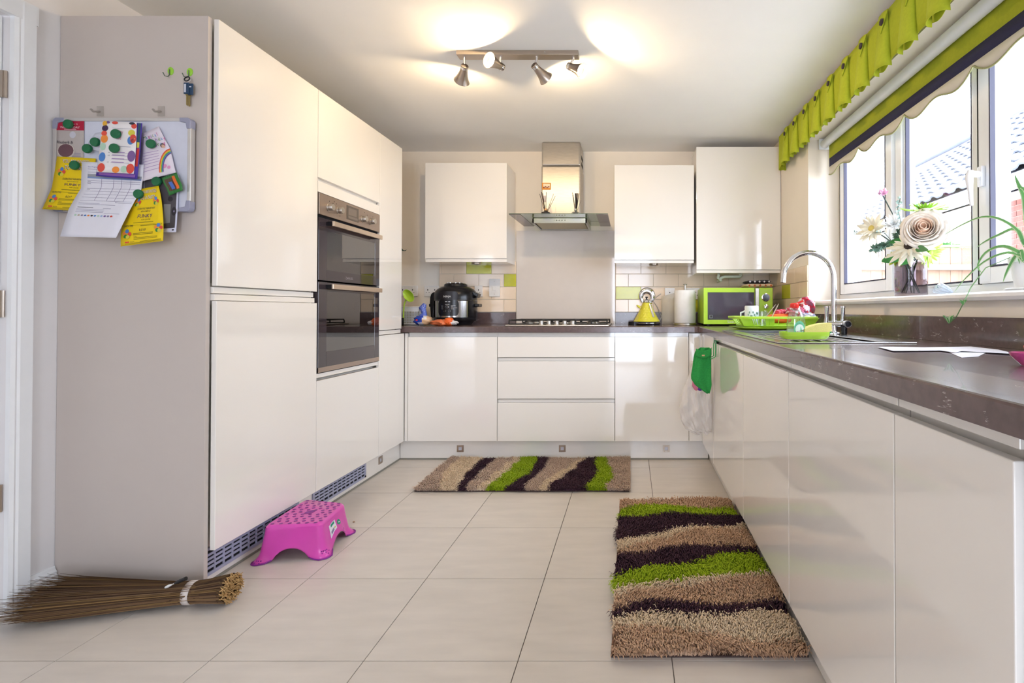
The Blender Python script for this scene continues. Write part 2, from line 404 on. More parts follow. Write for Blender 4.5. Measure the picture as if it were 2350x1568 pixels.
for r in range(rows_):
    for q in range(cols_):
        if tl is None:
            m = MB(); pr = [(-.15, .02), (-.10, .055), (-.05, .06), (0, .03), (.05, .018), (.10, .018), (.15, .02)]
            n_ = len(pr)
            vs = [(0, a, b+.035) for a, b in pr]+[(th*1.05, a, b-.0) for a, b in pr]+[(0, a, b+.012) for a, b in pr]
            fs = [(i, i+1, i+1+n_, i+n_) for i in range(n_-1)]+[(i+2*n_, i+1+2*n_, i+1, i) for i in range(n_-1)]
            m.add(vs, fs, rt); tl = m.build('roof_tile', None); o = tl; base = True
        else: o = tl.copy(); COL.objects.link(o)
        o.parent = gh; o.rotation_euler = (0, -ang, 0)
        o.location = Vector((GX-.42+math.cos(ang)*th*r, 5.0+tw*q, EZ+.19+math.sin(ang)*th*r))-gh.location
m = MB(); m.tube([(RX, 3.2, RZ+.03), (RX, 16.3, RZ+.03)], .10, rt, 10); m.build('ridge', gh)
def shrub(c, r, n, label):
    m = MB(); c = Vector(c)
    for i in range(n):
        d = Vector((random.gauss(0, 1), random.gauss(0, 1), random.gauss(0, 1))).normalized()*random.uniform(.45, 1)
        p = c+Vector((d.x*r[0], d.y*r[1], d.z*r[2])); s_ = random.uniform(.05, .1)
        a = Vector((random.gauss(0, 1), random.gauss(0, 1), random.gauss(0, 1))).normalized(); b = a.cross(Vector((.3, .5, 1))).normalized()
        m.add([p-a*s_, p-b*s_*.4, p+a*s_, p+b*s_*.4], [(0, 1, 2, 3)], random.choice([G['leaf'], G['leafp']]))
    o = m.build('foliage', None); st = MB().cyl((c.x, c.y, -.25), (c.x, c.y, c.z), .03, c_('bark', '#6b5240'), 8)
    t = thing('garden_shrub', label, 'shrub', (c.x, c.y, -.25)); o.data.transform(Matrix.Translation(-Vector(t.location))); o.parent = t; o['kind'] = 'stuff'
    st.build('stem', t)
shrub((4.5, 7.25, 1.78), (.30, .22, .20), 420, 'green leafy shrub rising behind the garden fence')
shrub((4.50, 8.1, 2.55), (.14, .3, .2), 200, 'taller green bush tip beside the white gutter of the neighbour house')
# ------------------------------------------------------------------ cabinets
L, R, YBD = -1.534, .476, 3.425       # left door plane, right door plane, back door plane
ZB, ZW, ZT, WT = .138, .873, 2.108, .9135
gl, ca = G['gloss'], G['carc']
def front(name, ax, p, a0, a1, z0, z1, par, t=.019):
    """slab front lying in plane ax=p, facing the room"""
    m = MB()
    if ax == 'L': m.box(p-t, p, a0, a1, z0, z1, gl)
    elif ax == 'R': m.box(p, p+t, a0, a1, z0, z1, gl)
    else: m.box(a0, a1, p, p+t, z0, z1, gl)
    return m.build(name, par, bevel=.0018)
g2 = .0015
# --- left run: end panel, fridge housing, oven housing, filler
o = bbox('end_panel', XL+.001, L-.022, 1.850, 1.868, .001, ZT, G['panel'], bevel=.001)
tag(o, 'tall stone-grey side panel with the magnetic noticeboard on it', 'panel')
Y0, Y1, Y2, Y3 = 1.870, 2.471, 3.081, 3.380
t = thing('tall_fridge_housing', 'tall white gloss cupboard with two doors beside the grey side panel', 'cabinet', ((XL+L)/2, (Y0+Y1)/2, ZB))
bbox('carcass', XL+.002, L-.045, Y0, Y1-.001, ZB+.002, ZT-.004, ca, t)
bbox('handle_rail', L-.044, L-.030, Y0, Y1-.001, 1.045, 1.125, gl, t)
plabel(front('door', 'L', L, Y0+g2, Y1-g2, 1.114, ZT, t), 'upper gloss door'); plabel(front('door', 'L', L, Y0+g2, Y1-g2, ZB, 1.058, t), 'lower gloss door')
bbox('edge_strip', L-.0298, L-.008, Y0+g2, Y1-.008, 1.060, 1.083, gl, t, bevel=.001); bbox('edge_strip', L-.0298, L-.014, Y0+g2, Y1-.008, 1.0865, 1.110, gl, t, bevel=.001)
t = thing('tall_oven_housing', 'tall white gloss cupboard holding the built-in double oven', 'cabinet', ((XL+L)/2, (Y1+Y2)/2, ZB))
m = MB(); m.box(XL+.002, L-.045, Y1, Y2-.001, ZB+.002, .712, ca); m.box(XL+.002, L-.045, Y1, Y2-.001, 1.606, ZT-.004, ca); m.box(XL+.002, XL+.02, Y1, Y2-.001, .712, 1.606, ca)
m.build('carcass', t)
plabel(front('door', 'L', L, Y1+g2, Y2-g2, 1.678, ZT, t), 'top gloss door over the oven')
bbox('handle_rail', L-.044, L-.020, Y1, Y2-.001, 1.66, 1.70, gl, t)
bbox('infill_panel', L-.019, L, Y1+g2, Y2-g2, 1.606, 1.660, gl, t, bevel=.001)
bbox('infill_strip', L-.030, L-.006, Y1+g2, Y2-g2, .690, .711, gl, t, bevel=.001)
plabel(front('drawer_front', 'L', L, Y1+g2, Y2-g2, ZB, .677, t), 'lower gloss front under the oven')
t = thing('corner_filler_cabinet', 'narrow tall white gloss cupboard between the oven and the back worktop', 'cabinet', ((XL+L)/2, (Y2+Y3)/2, ZB))
bbox('carcass', XL+.002, L-.045, Y2, Y3-.002, ZB+.002, ZT-.004, ca, t)
plabel(front('door', 'L', L, Y2+g2, Y3, .900, ZT, t), 'upper narrow door'); plabel(front('door', 'L', L, Y2+g2, YBD-.002, ZB, .868, t), 'lower narrow door')
bbox('edge_strip', L-.030, L-.005, Y2+g2, Y3-.003, .872, .896, gl, t)
# --- plinths
def plinth(nm, lab, x0, x1, y0, y1):
    o = bbox(nm, x0, x1, y0, y1, .002, ZB-.003, gl, bevel=.001); return tag(o, lab, 'plinth')
pl = plinth('plinth_board', 'white plinth with vent grilles under the left tall cupboards', L-.068, L-.050, 1.852, 3.475)
pb = plinth('plinth_board', 'white plinth with square lights behind the striped rug', L-.049, .53, 3.476, 3.494)
plinth('plinth_board', 'white plinth under the right cupboards beside the large shaggy rug', .535, .553, .2, 3.475)
m = MB(); m.box(L-.0495, L-.046, 1.852, 3.47, .0005, .010, c_('plinth_seal', '#8d8a80')); tag(m.build('floor_seal'), 'grey seal strip at the foot of the left plinth', 'trim')
m = MB(); m.box(L-.048, .53, 3.4715, 3.4755, .0005, .010, c_('plinth_seal', '#8d8a80')); tag(m.build('floor_seal'), 'grey seal strip at the foot of the back plinth', 'trim')
# vent grilles
def grille(y0, y1, lab):
    t = thing('vent_grille', lab, 'vent', (L-.048, (y0+y1)/2, .07))
    x = L-.0498
    bbox('backing', x, x+.001, y0, y1, .038, .128, G['dark'], t)
    gm = c_('grey_vent_plastic', '#a9abc2'); m = MB(); z0, z1 = .030, .134
    m.box(x, x+.006, y0-.012, y1+.012, z0, .042, gm).box(x, x+.006, y0-.012, y1+.012, .124, z1, gm).box(x, x+.006, y0-.012, y0+.004, z0, z1, gm).box(x, x+.006, y1-.004, y1+.012, z0, z1, gm)
    m.build('frame', t)
    m = MB()
    for i in range(1, 5): z = .042+.0164*i; m.box(x+.001, x+.005, y0+.002, y1-.002, z-.0045, z+.0045, gm)
    ny = int((y1-y0)/.040)
    for i in range(1, ny): yy = y0+(y1-y0)*i/ny; m.box(x+.001, x+.0056, yy-.003, yy+.003, .0415, .1245, gm)
    m.build('louvre', t)
grille(1.885, 2.40, 'grey slotted vent grille at the near end of the left plinth'); grille(2.53, 3.01, 'grey slotted vent grille in the plinth under the oven cupboard')
# plinth lights
def plight(p, ax, lab):
    t = thing('plinth_light', lab, 'light', p, 'square plinth lights')
    s = .023; x, y, z = p; nk = G['nickel']; gm_ = c_('frosted_glass', '#c9c9d2', rough=.2)
    m = MB()
    if ax == 'Y':
        for b in ((-s, -.011, -s, s), (.011, s, -s, s), (-.011, .011, -s, -.011), (-.011, .011, .011, s)): m.box(x+b[0], x+b[1], y-.005, y, z+b[2], z+b[3], nk)
        m.build('frame', t, bevel=.0008); bbox('lens', x-.011, x+.011, y-.003, y, z-.011, z+.011, gm_, t)
    else:
        for b in ((-s, -.011, -s, s), (.011, s, -s, s), (-.011, .011, -s, -.011), (-.011, .011, .011, s)): m.box(x, x+.005, y+b[0], y+b[1], z+b[2], z+b[3], nk)
        m.build('frame', t, bevel=.0008); bbox('lens', x, x+.003, y-.011, y+.011, z-.011, z+.011, gm_, t)
for u, lab in ((1056.5, 'square steel plinth light nearest the corner, above the rug\'s pale end'), (1290.5, 'square steel plinth light in the middle, under the drawers'), (1529, 'square steel plinth light right of the small rug')):
    plight(at(u, 1029.5, y=3.476), 'Y', lab)
q = at(872.5, 1056, x=L-.050); plight(q, 'X', 'square steel light in the left plinth beyond the vent grille')
# --- back run
xb = [at(u, 900, y=YBD).x for u in (935.5, 1141, 1411, 1581)]
def base_back(x0, x1, lab, nm='base_cabinet'):
    t = thing(nm, lab, 'cabinet', ((x0+x1)/2, YBD+.3, ZB))
    bbox('carcass', x0, x1-.001, YBD+.045, YB-.003, ZB+.002, ZW-.003, ca, t)
    bbox('handle_rail', x0, x1-.001, YBD+.022, YBD+.044, ZW-.06, ZW-.003, gl, t); return t
t = base_back(xb[0], xb[1], 'white gloss base cupboard left of the drawers under the pressure cooker'); front('door', 'Y', YBD, xb[0]+g2, xb[1]-g2, ZB, .843, t)
t = base_back(xb[1], xb[2], 'white gloss three-drawer unit below the gas hob', 'drawer_unit')
for z0, z1, lb in ((.704, .843, 'shallow top drawer front'), (.424, .678, 'middle drawer front'), (ZB, .396, 'bottom drawer front')): plabel(front('drawer_front', 'Y', YBD, xb[1]+g2, xb[2]-g2, z0, z1, t), lb)
m = MB()
for z in (.678, .396): m.box(xb[1]+.002, xb[2]-.002, YBD+.017, YBD+.044, z+.001, z+.022, gl)
m.build('grip_channel', t)
t = base_back(xb[2], xb[3], 'white gloss base cupboard right of the drawers below the kettle'); front('door', 'Y', YBD, xb[2]+g2, xb[3]-g2, ZB, .843, t)
o = bbox('corner_post', xb[3]+g2, R+.018, YBD, YBD+.019, ZB, .868, gl, bevel=.0015); tag(o, 'white gloss corner post behind the hanging green cloth', 'panel')
o = bbox('corner_post', L+.001, xb[0]-g2, YBD+.002, YBD+.02, ZB, .868, gl, bevel=.0015); tag(o, 'thin white corner strip where left and back cupboards meet', 'panel')
# --- right run
ys = [3.405, 2.92, 2.149, 1.530, .917, .629]
labs = ['white gloss blind-corner cupboard behind the hanging plastic bag', 'white gloss base cupboard below the sink bowl', 'white gloss base cupboard under the sink drainer',
        'wide white gloss appliance door in the middle of the right run', 'white gloss cupboard front nearest the camera on the right run']
for i in range(5):
    y1, y0 = ys[i], ys[i+1]
    t = thing('base_cabinet', labs[i], 'cabinet', (R+.3, (y0+y1)/2, ZB))
    if i == 0: bbox('carcass', R+.045, XR-.003, y0, YB-.9, ZB+.002, ZW-.003, ca, t)
    else: bbox('carcass', R+.045, XR-.003, y0, y1-.001, ZB+.002, ZW-.003 if i not in (1, 2) else .66, ca, t)
    front('door', 'R', R, y0+g2, y1-g2-(.02 if i == 0 else 0), ZB, .836 if i else .868, t)
    if i: bbox('handle_rail', R+.030, R+.044, y0+.002, y1-.002, ZW-.060, ZW-.002, gl, t); bbox('top_rail', R+.008, R+.029, y0+.002, y1-.002, .850, ZW-.001, gl, t, bevel=.001)
o = bbox('end_panel', R+.014, R+.032, .15, .618, .145, .868, gl, bevel=.001); tag(o, 'white panel at the right edge of the picture past the last door', 'panel')
o = bbox('end_panel', R+.034, XR-.002, .15, .168, .002, .868, gl); tag(o, 'white end panel closing the near end of the right run', 'panel')
# --- worktop and upstand (sink cut-out left open)
SX0, SX1, SY0, SY1 = .500, .935, 1.685, 2.70
m = MB(); st = G['stone']; WE = .456; WF = 3.405
m.box(XL+.003, WE+.02, WF+.02, YB-.002, ZW, WT, st)
nose = [(0, 0), (0, WT-ZW-.005), (.0015, WT-ZW-.0015), (.005, WT-ZW), (.02, WT-ZW), (.02, 0)]
m.prism(nose, lambda a, b, d: Vector((WE+a, .14+d, ZW+b)), WF-.14+.0015, st); m.prism(nose, lambda a, b, d: Vector((XL+.003+d, WF+a, ZW+b)), WE-XL+.0, st)
m.box(WE+.02, XR-.002, SY1, YB-.002, ZW, WT, st); m.box(WE+.02, SX0, .14, SY1, ZW, WT, st); m.box(SX1, XR-.002, .14, SY1, ZW, WT, st); m.box(SX0, SX1, .14, SY0, ZW, WT, st)
m.prism([(.001, .001), (-.03, .001), (-.008, -.008), (.001, -.03)], lambda a, b, d: Vector((WE+a, WF+b, ZW+d)), WT-ZW-.0006, st)
tag(m.build('worktop'), 'brown marble-effect laminate worktop running round the corner', 'worktop')
tile_l, tile_r = at(1009, 660, y=YB).x, at(1185, 700, y=YB).x
sp_r = at(1412, 700, y=YB).x
o = bbox('upstand', tile_l, tile_r-.001, YB-.020, YB-.001, WT+.0005, 1.006, st); tag(o, 'brown marble-effect upstand left of the hob splashback', 'upstand')
o = bbox('upstand', sp_r+.002, XR-.021, YB-.020, YB-.001, WT+.0005, 1.006, st); tag(o, 'brown marble-effect upstand behind the kettle and microwave', 'upstand')
o = bbox('upstand', XR-.020, XR-.001, .14, YB-.021, WT+.0005, 1.002, st); tag(o, 'long brown marble-effect upstand under the window sill', 'upstand')
o = bbox('splashback', tile_r+.002, sp_r-.001, YB-.008, YB-.0005, WT+.001, at(1290, 530, y=YB).z, G['splash'], bevel=.001); tag(o, 'glossy beige glass splashback behind the hob', 'splashback')
# --- wall tiles
def tiles(name, lab, axis, a0, a1, z0, zt, org, lime):
    tb = MB()
    if axis == 'Y': tb.box(a0, a1, YB-.003, YB-.0005, z0, zt, G['tgrout'])
    else: tb.box(XR-.003, XR-.0005, a0, a1, z0, zt, G['tgrout'])
    t = tb.build(name); tag(t, lab, 'tiles')
    r = 0; z = z0
    while z < zt-.01:
        z1 = min(z+.0995, zt); off = org+(.1 if r % 2 else 0); k = -40
        while k < 40:
            b0, b1 = off+.2*k+.001, off+.2*(k+1)-.001; b0c, b1c = max(b0, a0+.001), min(b1, a1-.001); k += 1
            if b1c-b0c < .008: continue
            mt = G['limet'] if any(b0 < q < b1 and r == rr for q, rr in lime) else G['tile']
            m = MB()
            if axis == 'Y': m.box(b0c, b1c, YB-.008, YB-.003, z+.001, z1-.001, mt)
            else: m.box(XR-.008, XR-.003, b0c, b1c, z+.001, z1-.001, mt)
            o = m.build('tile', t, bevel=.0012, seg=1)
            if mt is G['limet']: o['label'] = 'lime green accent tile'
        z += .1015; r += 1
xo = at(1070, 650, y=YB).x
def X(u): return at(u, 650, y=YB).x
tiles('wall_tiles', 'cream brick-shaped wall tiles with lime accents left of the splashback', 'Y', tile_l, tile_r-.001, 1.0085, 1.413, X(1042), [(X(1098), 3), (X(1175), 2)])
tiles('wall_tiles', 'cream brick-shaped wall tiles with lime accents behind the kettle', 'Y', sp_r+.002, XR-.009, 1.0085, 1.413, X(1442), [(X(1440), 1), (X(1580), 0)])
tiles('wall_tiles', 'cream brick-shaped wall tiles between corner and window reveal', 'X', WY1+.002, YB-.009, 1.0035, 1.308, 3.397, [(3.5, 1)])

# --- wall cabinets
def wallcab(u0, u1, v0, v1, yf, lab):
    a = at(u0, v0, y=yf); b = at(u1, v1, y=yf); x0, x1, z1, z0 = a.x, b.x, a.z, b.z
    t = thing('wall_cabinet', lab, 'cabinet', ((x0+x1)/2, yf+.15, z0))
    bbox('carcass', x0+.001, x1-.001, yf+.022, YB-.010, z0, z1-.001, gl, t)
    bbox('door', x0, x1, yf, yf+.019, z0+.024, z1, gl, t, bevel=.0018)
    bbox('bottom_rail', x0+.001, x1-.001, yf+.008, yf+.0215, z0, z0+.021, gl, t, bevel=.001)
    return t, x0, x1, z0, z1
t1 = wallcab(976, 1162.5, 374, 601, 3.745, 'cream gloss wall cupboard above the pressure cooker')
t2 = wallcab(1410, 1593, 379, 604, 3.745, 'cream gloss wall cupboard right of the extractor hood')
t3 = wallcab(1598, 1791.5, 337, 626.5, 3.725, 'taller cream gloss boiler cupboard above the microwave')
o = bbox('filler_panel', t3[2]+.002, XR-.001, 3.735, 3.752, t3[3], t3[4], gl); tag(o, 'narrow cream filler between boiler cupboard and window wall', 'panel')
for tt, u in ((t1, 1093), (t2, 1500)):
    p = at(u, 607, y=3.86); x = p.x; z = tt[3]-.001
    q = thing('under_cabinet_light', 'round flat light under the wall cupboard ' + ('above the pressure cooker' if u < 1200 else 'above the kettle'), 'light', (x, 3.86, z))
    MB().lathe((x, 3.86, z-.009), [(0, 0), (.030, 0), (.034, .004), (.034, .0085), (0, .0085)], G['nickel'], 24).build('housing', q)
    MB().lathe((x, 3.86, z-.0105), [(0, 0), (.022, 0), (.022, .0012)], c_('frosted_glass', '#c9c9d2'), 20).build('lens', q)
m = MB(); pw_ = c_('white_pipe', '#dfe0da', rough=.35)
x0 = at(1700, 633, y=3.85).x; x1 = at(1648, 633, y=3.85).x; zz = t3[3]
m.tube([(x0, 3.85, zz-.002), (x0, 3.85, zz-.014), (x0-.01, 3.85, zz-.02), (x1+.05, 3.85, zz-.02), (x1+.02, 3.85, zz-.03), (x1+.02, 3.85, zz-.045), (x1+.02, 3.97, zz-.05)], .011, pw_, 12)
m.tube([(x1, 3.82, zz-.002), (x1-.005, 3.83, zz-.03), (x1+.01, 3.86, zz-.045), (x1+.03, 3.9, zz-.045)], .010, pw_, 12)
tag(m.build('boiler_pipe'), 'white pipe elbows under the boiler cupboard', 'pipe')

# ------------------------------------------------------------------ oven
ov = thing('double_oven', 'built-in steel and dark glass double oven in the tall cupboard', 'oven', (L, (Y1+Y2)/2, .715))
ya, yb_ = Y1+.006, Y2-.006; st_ = c_('oven_steel', '#a8988c', rough=.32, metal=.8)
m = MB(); xc = L-.40
for z0, z1 in ((1.20, 1.47), (.78, 1.13)):
    em = c_('enamel', '#5c5250', rough=.4)
    m.box(xc, L-.030, ya+.05, ya+.055, z0, z1, em).box(xc, L-.030, yb_-.055, yb_-.05, z0, z1, em).box(xc, L-.030, ya+.05, yb_-.05, z0-.005, z0, em).box(xc, L-.030, ya+.05, yb_-.05, z1, z1+.005, em).box(xc-.005, xc, ya+.05, yb_-.05, z0, z1, em)
m.box(xc, L-.020, ya, ya+.02, .715, 1.602, G['dark']).box(xc, L-.020, yb_-.02, yb_, .715, 1.602, G['dark'])
m.build('oven_cavity', ov)
bbox('control_panel', L-.03, L+.004, ya, yb_, 1.497, 1.603, st_, ov, bevel=.002)
bbox('vent_gap', L-.03, L-.012, ya, yb_, 1.484, 1.497, G['dark'], ov)
def ovdoor(z0, z1, w0, w1, hz, lab, strip):
    q = MB(); x0, x1 = L-.028, L+.002; a, b = ya+.068, yb_-.052
    q.box(x0, x1, ya, a, z0, z1, G['dglass']).box(x0, x1, b, yb_, z0, z1, G['dglass']).box(x0, x1, a, b, z0, w0, G['dglass']).box(x0, x1, a, b, w1, z1, G['dglass'])
    o = q.build('oven_door', ov, bevel=.001); plabel(o, lab)
    MB().box(x1-.004, x1-.001, a-.002, b+.002, w0-.002, w1+.002, G['ovglass']).build('window', o)
    h = MB(); h0, h1 = ya+.055, yb_-.045; hx = L+.040
    h.box(hx-.006, hx+.004, h0, h1, hz-.0125, hz+.0125, c_('handle_steel', '#d2bfab', rough=.3, metal=.75))
    for yy in (h0+.012, h1-.012): h.box(x1, hx-.005, yy-.008, yy+.008, hz-.010, hz+.010, G['black'])
    h.build('handle', o, bevel=.0015)
    if strip: bbox('trim_strip', x1-.01, x1+.0012, ya, yb_, z0, z0+.024, st_, o)
    r = MB()
    for yy in (b-.10, b-.055): r.cyl((L-.06, yy, w0+.005), (L-.06, yy, w1-.02), .0022, G['chrome'], 6)
    nn = 4 if w1-w0 < .28 else 6
    for i in range(nn): z = w0+.02+(w1-w0-.05)*i/(nn-1); r.cyl((L-.06, b-.10, z), (L-.06, b-.055, z), .003, G['chrome'], 6)
    plabel(r.build('shelf_rack', o), 'chrome side rack seen through the glass')
    return o
ovdoor(1.172, 1.482, 1.226, 1.425, 1.459, 'upper grill oven door', False)
d2_ = ovdoor(.716, 1.164, .815, 1.118, 1.142, 'lower main oven door', True)
for u, v in ((754, 476), (776.5, 483), (832, 503), (851.5, 508)):
    p = at(u, v, x=L+.004)
    m = MB(); mt = Matrix.Translation(p) @ Matrix.Rotation(PI/2, 4, 'Y')
    m.lathe(None, [(.019, 0), (.019, .003), (.0165, .004), (.0165, .024), (.015, .026), (0, .026)], G['steel'], 24, mtx=mt); m.build('knob', ov)
pA, pB = at(794, 470, x=L).y, at(821, 470, x=L).y; zz = at(807, 491, x=L).z
o = MB().box(L+.003, L+.0055, pA, pB, zz-.038, zz+.038, c_('display_frame', '#5b5148', rough=.2)).build('display', ov, bevel=.001)
MB().box(L+.0055, L+.0062, pA+.012, pB-.022, zz-.012, zz+.026, c_('display_face', '#786b60', rough=.1)).box(L+.0055, L+.0062, pA+.012, pB-.010, zz-.030, zz-.018, c_('display_face', '#786b60')).build('screen', o)
def onL(y, z, d=0): return lambda a, b: Vector((L+.0045+d, y+a, z+b))
m = MB(); dk = c_('print_dark', '#3a3433')
for u, v in ((764, 467), (772, 468), (756, 462), (767, 463), (780, 496), (843, 494), (855.5, 498), (836, 488), (848, 516)):
    p = at(u, v, x=L+.0045); m.lathe(None, [(0, .0006), (.003, .0006)], dk, 10, mtx=Matrix.Translation(p) @ Matrix.Rotation(PI/2, 4, 'Y'))
put_text(m, 'ZANUSSI', lambda a, b: Vector((L+.0035, 2.745+a, 1.19+b)), 0, 0, .018, c_('print_grey', '#a9a2a4'))
m.build('markings', ov)

# ------------------------------------------------------------------ ceiling spotlight bar
sb = thing('spotlight_bar', 'brushed steel ceiling light bar with four swivel spots', 'light', (-.555, 2.478, ZC))
BX0, BX1 = -.8515, -.257
bbox('bar', BX0, BX1, 2.451, 2.506, ZC-.0215, ZC-.0005, G['nickel'], sb, bevel=.001)
m = MB()
for x in (-.70, -.42): m.cyl((x, 2.451, ZC-.010), (x, 2.449, ZC-.010), .003, G['chrome'], 10)
m.build('screw', sb)
bulb = mat('lit_bulb', '#fff1d8', emit=12)
spots = [((1063, 135), (1066, 155), (-.42, .75, -.50)), ((1146, 135), (1150, 153), (-.50, -.86, -.02)), ((1230, 135), (1228, 153), (.56, .70, -.44)), ((1314, 133), (1308, 153), (.80, -.38, -.46))]
for i, (a, b, dr) in enumerate(spots):
    p0 = at(a[0], a[1]-8, z=ZC-.0215); p0.y = 2.478; p0.z = ZC-.0215; p1 = at(b[0], b[1], y=2.478); dr = Vector(dr).normalized()
    o = MB().tube([p0, p0+Vector((0, 0, -.012)), p1+Vector((0, 0, .006)), p1], [.008, .006, .005, .005], G['chrome'], 12).build('swivel_stem', sb)
    mt = Matrix.Translation(p1) @ dr.to_track_quat('Z', 'Y').to_matrix().to_4x4()
    m = MB(); m.lathe(None, [(0, -.012), (.015, -.012), (.0175, -.010), (.0175, .012), (.019, .022), (.024, .045), (.031, .066), (.0385, .080), (.0378, .081), (.0295, .067), (.0225, .045), (.016, .018), (0, .018)], G['nickel'], 32, mtx=mt)
    s_ = m.build('spot_shade', sb)
    m = MB(); m.lathe(None, [(.0181, -.006), (.0183, 0), (.0181, .006)], G['chrome'], 28, mtx=mt)
    for k in range(6): q = Vector((.010*math.cos(k*PI/3), .010*math.sin(k*PI/3), -.0123)); m.ball(mt @ q, .0016, .0016, .0016, G['dark'], 6, 4)
    m.build('lamp_cap', s_)
    m = MB(); m.lathe(None, [(0, .060), (.017, .058), (.020, .052), (.015, .030), (0, .028)], bulb, 24, mtx=mt); m.build('bulb', s_)
    l = bpy.data.lights.new('spot_lamp', 'SPOT'); l.energy = LAMP_WATT*4; l.color = (1, .74, .42); l.shadow_soft_size = .022
    l.spot_size = math.radians(172); l.spot_blend = .3
    lo = bpy.data.objects.new('spot_lamp', l); COL.objects.link(lo); lo.parent = sb; lo.location = (mt @ Vector((0, 0, .063)))-sb.location
    lo.rotation_mode = 'QUATERNION'; lo.rotation_quaternion = (-dr).to_track_quat('Z', 'Y')

# ------------------------------------------------------------------ cooker hood
hst = mat('hood_steel', '#c2bbb2', rough=.40, metal=1, var=.08, scale=22, stretch=(1, 1, 16)); hst.node_tree.nodes['Principled BSDF'].inputs['Anisotropic'].default_value = .75
zg = 1.6945
hd = thing('cooker_hood', 'stainless steel chimney hood with a flat glass canopy above the hob', 'cooker hood', (-.525, 3.85, zg))
cx0, cx1 = at(1242, 400, y=3.786).x, at(1332.5, 400, y=3.786).x
zj = at(1290, 380, y=3.786).z
bbox('chimney', cx0, cx1, 3.786, YB-.002, zg+.0065, zj, hst, hd, bevel=.012)
plabel(bbox('chimney', cx0+.0025, cx1-.0025, 3.7885, YB-.002, zj, ZC-.001, hst, hd, bevel=.012), 'upper sliding chimney sleeve')
m = MB(); 
for i in range(2): m.box(cx1-.0026, cx1-.0016, 3.86, 3.98, 2.13+.05*i, 2.16+.05*i, G['dark'])
m.build('side_vent', hd)
gx0, gx1 = -.8525, -.161
MB().box(gx0, gx1, 3.519, YB-.009, zg, zg+.006, G['canopy']).build('glass_canopy', hd, bevel=.001)
for xa_, xb_ in ((gx0, -.7735), (-.2436, gx1)): bbox('end_reflection', xa_, xb_, 3.525, YB-.010, zg-.0025, zg-.0005, c_('dark_reflection', '#8b7e78', rough=.15, metal=.6), hd)  # thin strips added under the glass; their dark tone paints its end reflections
hz0, hz1 = 1.657, 1.692; hx0, hx1 = -.717, -.320; hy0 = 3.665
m = MB(); m.box(hx0, hx1, hy0, hy0+.012, hz0, hz1, G['steel']).box(hx0, hx0+.012, hy0, 4.0, hz0, hz1, G['steel']).box(hx1-.012, hx1, hy0, 4.0, hz0, hz1, G['steel']).box(hx0, hx1, 3.988, 4.0, hz0, hz1, G['steel'])
m.build('hood_body', hd, bevel=.001)
bbox('filter', hx0+.02, hx1-.02, hy0+.03, 3.975, hz0+.004, hz0+.012, c_('filter_mesh', '#b8ab8c', rough=.45, metal=.6, scale=300, var=.15), hd)
bbox('light_strip', hx0+.013, hx1-.013, hy0+.013, hy0+.029, hz0+.005, hz0+.01, G['dark'], hd)
m = MB()
for u in (1271.5, 1277.5, 1283.5, 1290, 1296.5): p = at(u, 506, y=hy0); m.cyl((p.x, hy0, p.z), (p.x, hy0-.003, p.z), .0045 if u > 1273 else .002, G['chrome'], 12)
m.build('button', hd)
# sachet stuck on the chimney
p = at(1254, 427.5, y=3.784); m = MB(); m.box(p.x-.033, p.x+.033, 3.7815, 3.7855, p.z-.026, p.z+.026, c_('amber', '#d98a2b')); m.box(p.x-.024, p.x+.026, 3.7805, 3.7815, p.z-.014, p.z+.018, c_('pale_film', '#f2dcb8'))
for i in range(4): m.ball((p.x-.018+.012*i, 3.780, p.z-.010+.004*(i % 2)), .006, .0015, .006, c_('brown_red', '#8a3a1c'), 8, 5)
tag(m.build('fridge_magnet', bevel=.001), 'small orange picture magnet stuck on the hood chimney', 'magnet')
p = at(1249, 455, y=3.784); m = MB(); m.box(p.x-.015, p.x+.015, 3.7845, 3.7855, p.z-.03, p.z+.02, c_('worn_label', '#d9cbc4')); tag(m.build('sticker'), 'faded paper sticker on the chimney behind the dark diffuser', 'sticker')
def diffuser(u, lab, body, cap, reeds, reedm):
    p = at(u, 490, y=3.62); x = p.x; z = zg+.007
    t = thing('reed_diffuser', lab, 'diffuser', (x, 3.62, z))
    m = MB(); pr = [(0, 0), (.031, 0), (.033, .004), (.033, .020), (.026, .026), (.012, .029), (.010, .040), (.007, .040), (.009, .028), (.024, .023), (.030, .018), (.030, .004), (0, .003)] if body is G['cglass'] else [(0, 0), (.031, 0), (.033, .004), (.033, .020), (.026, .026), (.012, .029), (.010, .038), (0, .038)]
    b = m.lathe((x, 3.62, z), pr, body, 24).build('bottle', t)
    MB().lathe((x, 3.62, z+.036), [(.006, 0), (.013, 0), (.013, .013), (.006, .013)], cap, 18).build('cap', t)
    MB().lathe((x, 3.62, z+.0), [(.0336, .006), (.0336, .017)], c_('label_'+cap.name, '#2a2220' if body is G['black'] else '#4a4547'), 24, a0=PI*1.3, a1=PI*1.7).build('label', t)
    for du, dv, r in reeds:
        e = at(u+du, 490+dv, y=3.62+random.uniform(-.02, .02)); MB().cyl((x+.004*du/20, 3.62, z+.012), e, .0019*r, reedm, 6).build('reed', t)
diffuser(1252.5, 'dark bottle reed diffuser on the left of the hood glass', G['black'], c_('copper_cap', '#c99a6b', metal=.8, rough=.3), [(-14, -45, 1), (-10, -49, 1.6), (-7, -46, 1.4), (1, -49, 1), (18, -45, .8), (22, -40, .8), (-8, -40, 1)], c_('brown_reed', '#3d2a22'))
diffuser(1321.5, 'clear bottle reed diffuser on the right of the hood glass', G['cglass'], G['chrome'], [(-8, -48, 1), (-1, -46, 2), (1, -46, 2), (4, -46, 2), (7, -46, 1.6), (12, -30, .6), (-6, -43, .8)], c_('black_reed', '#221a1c'))

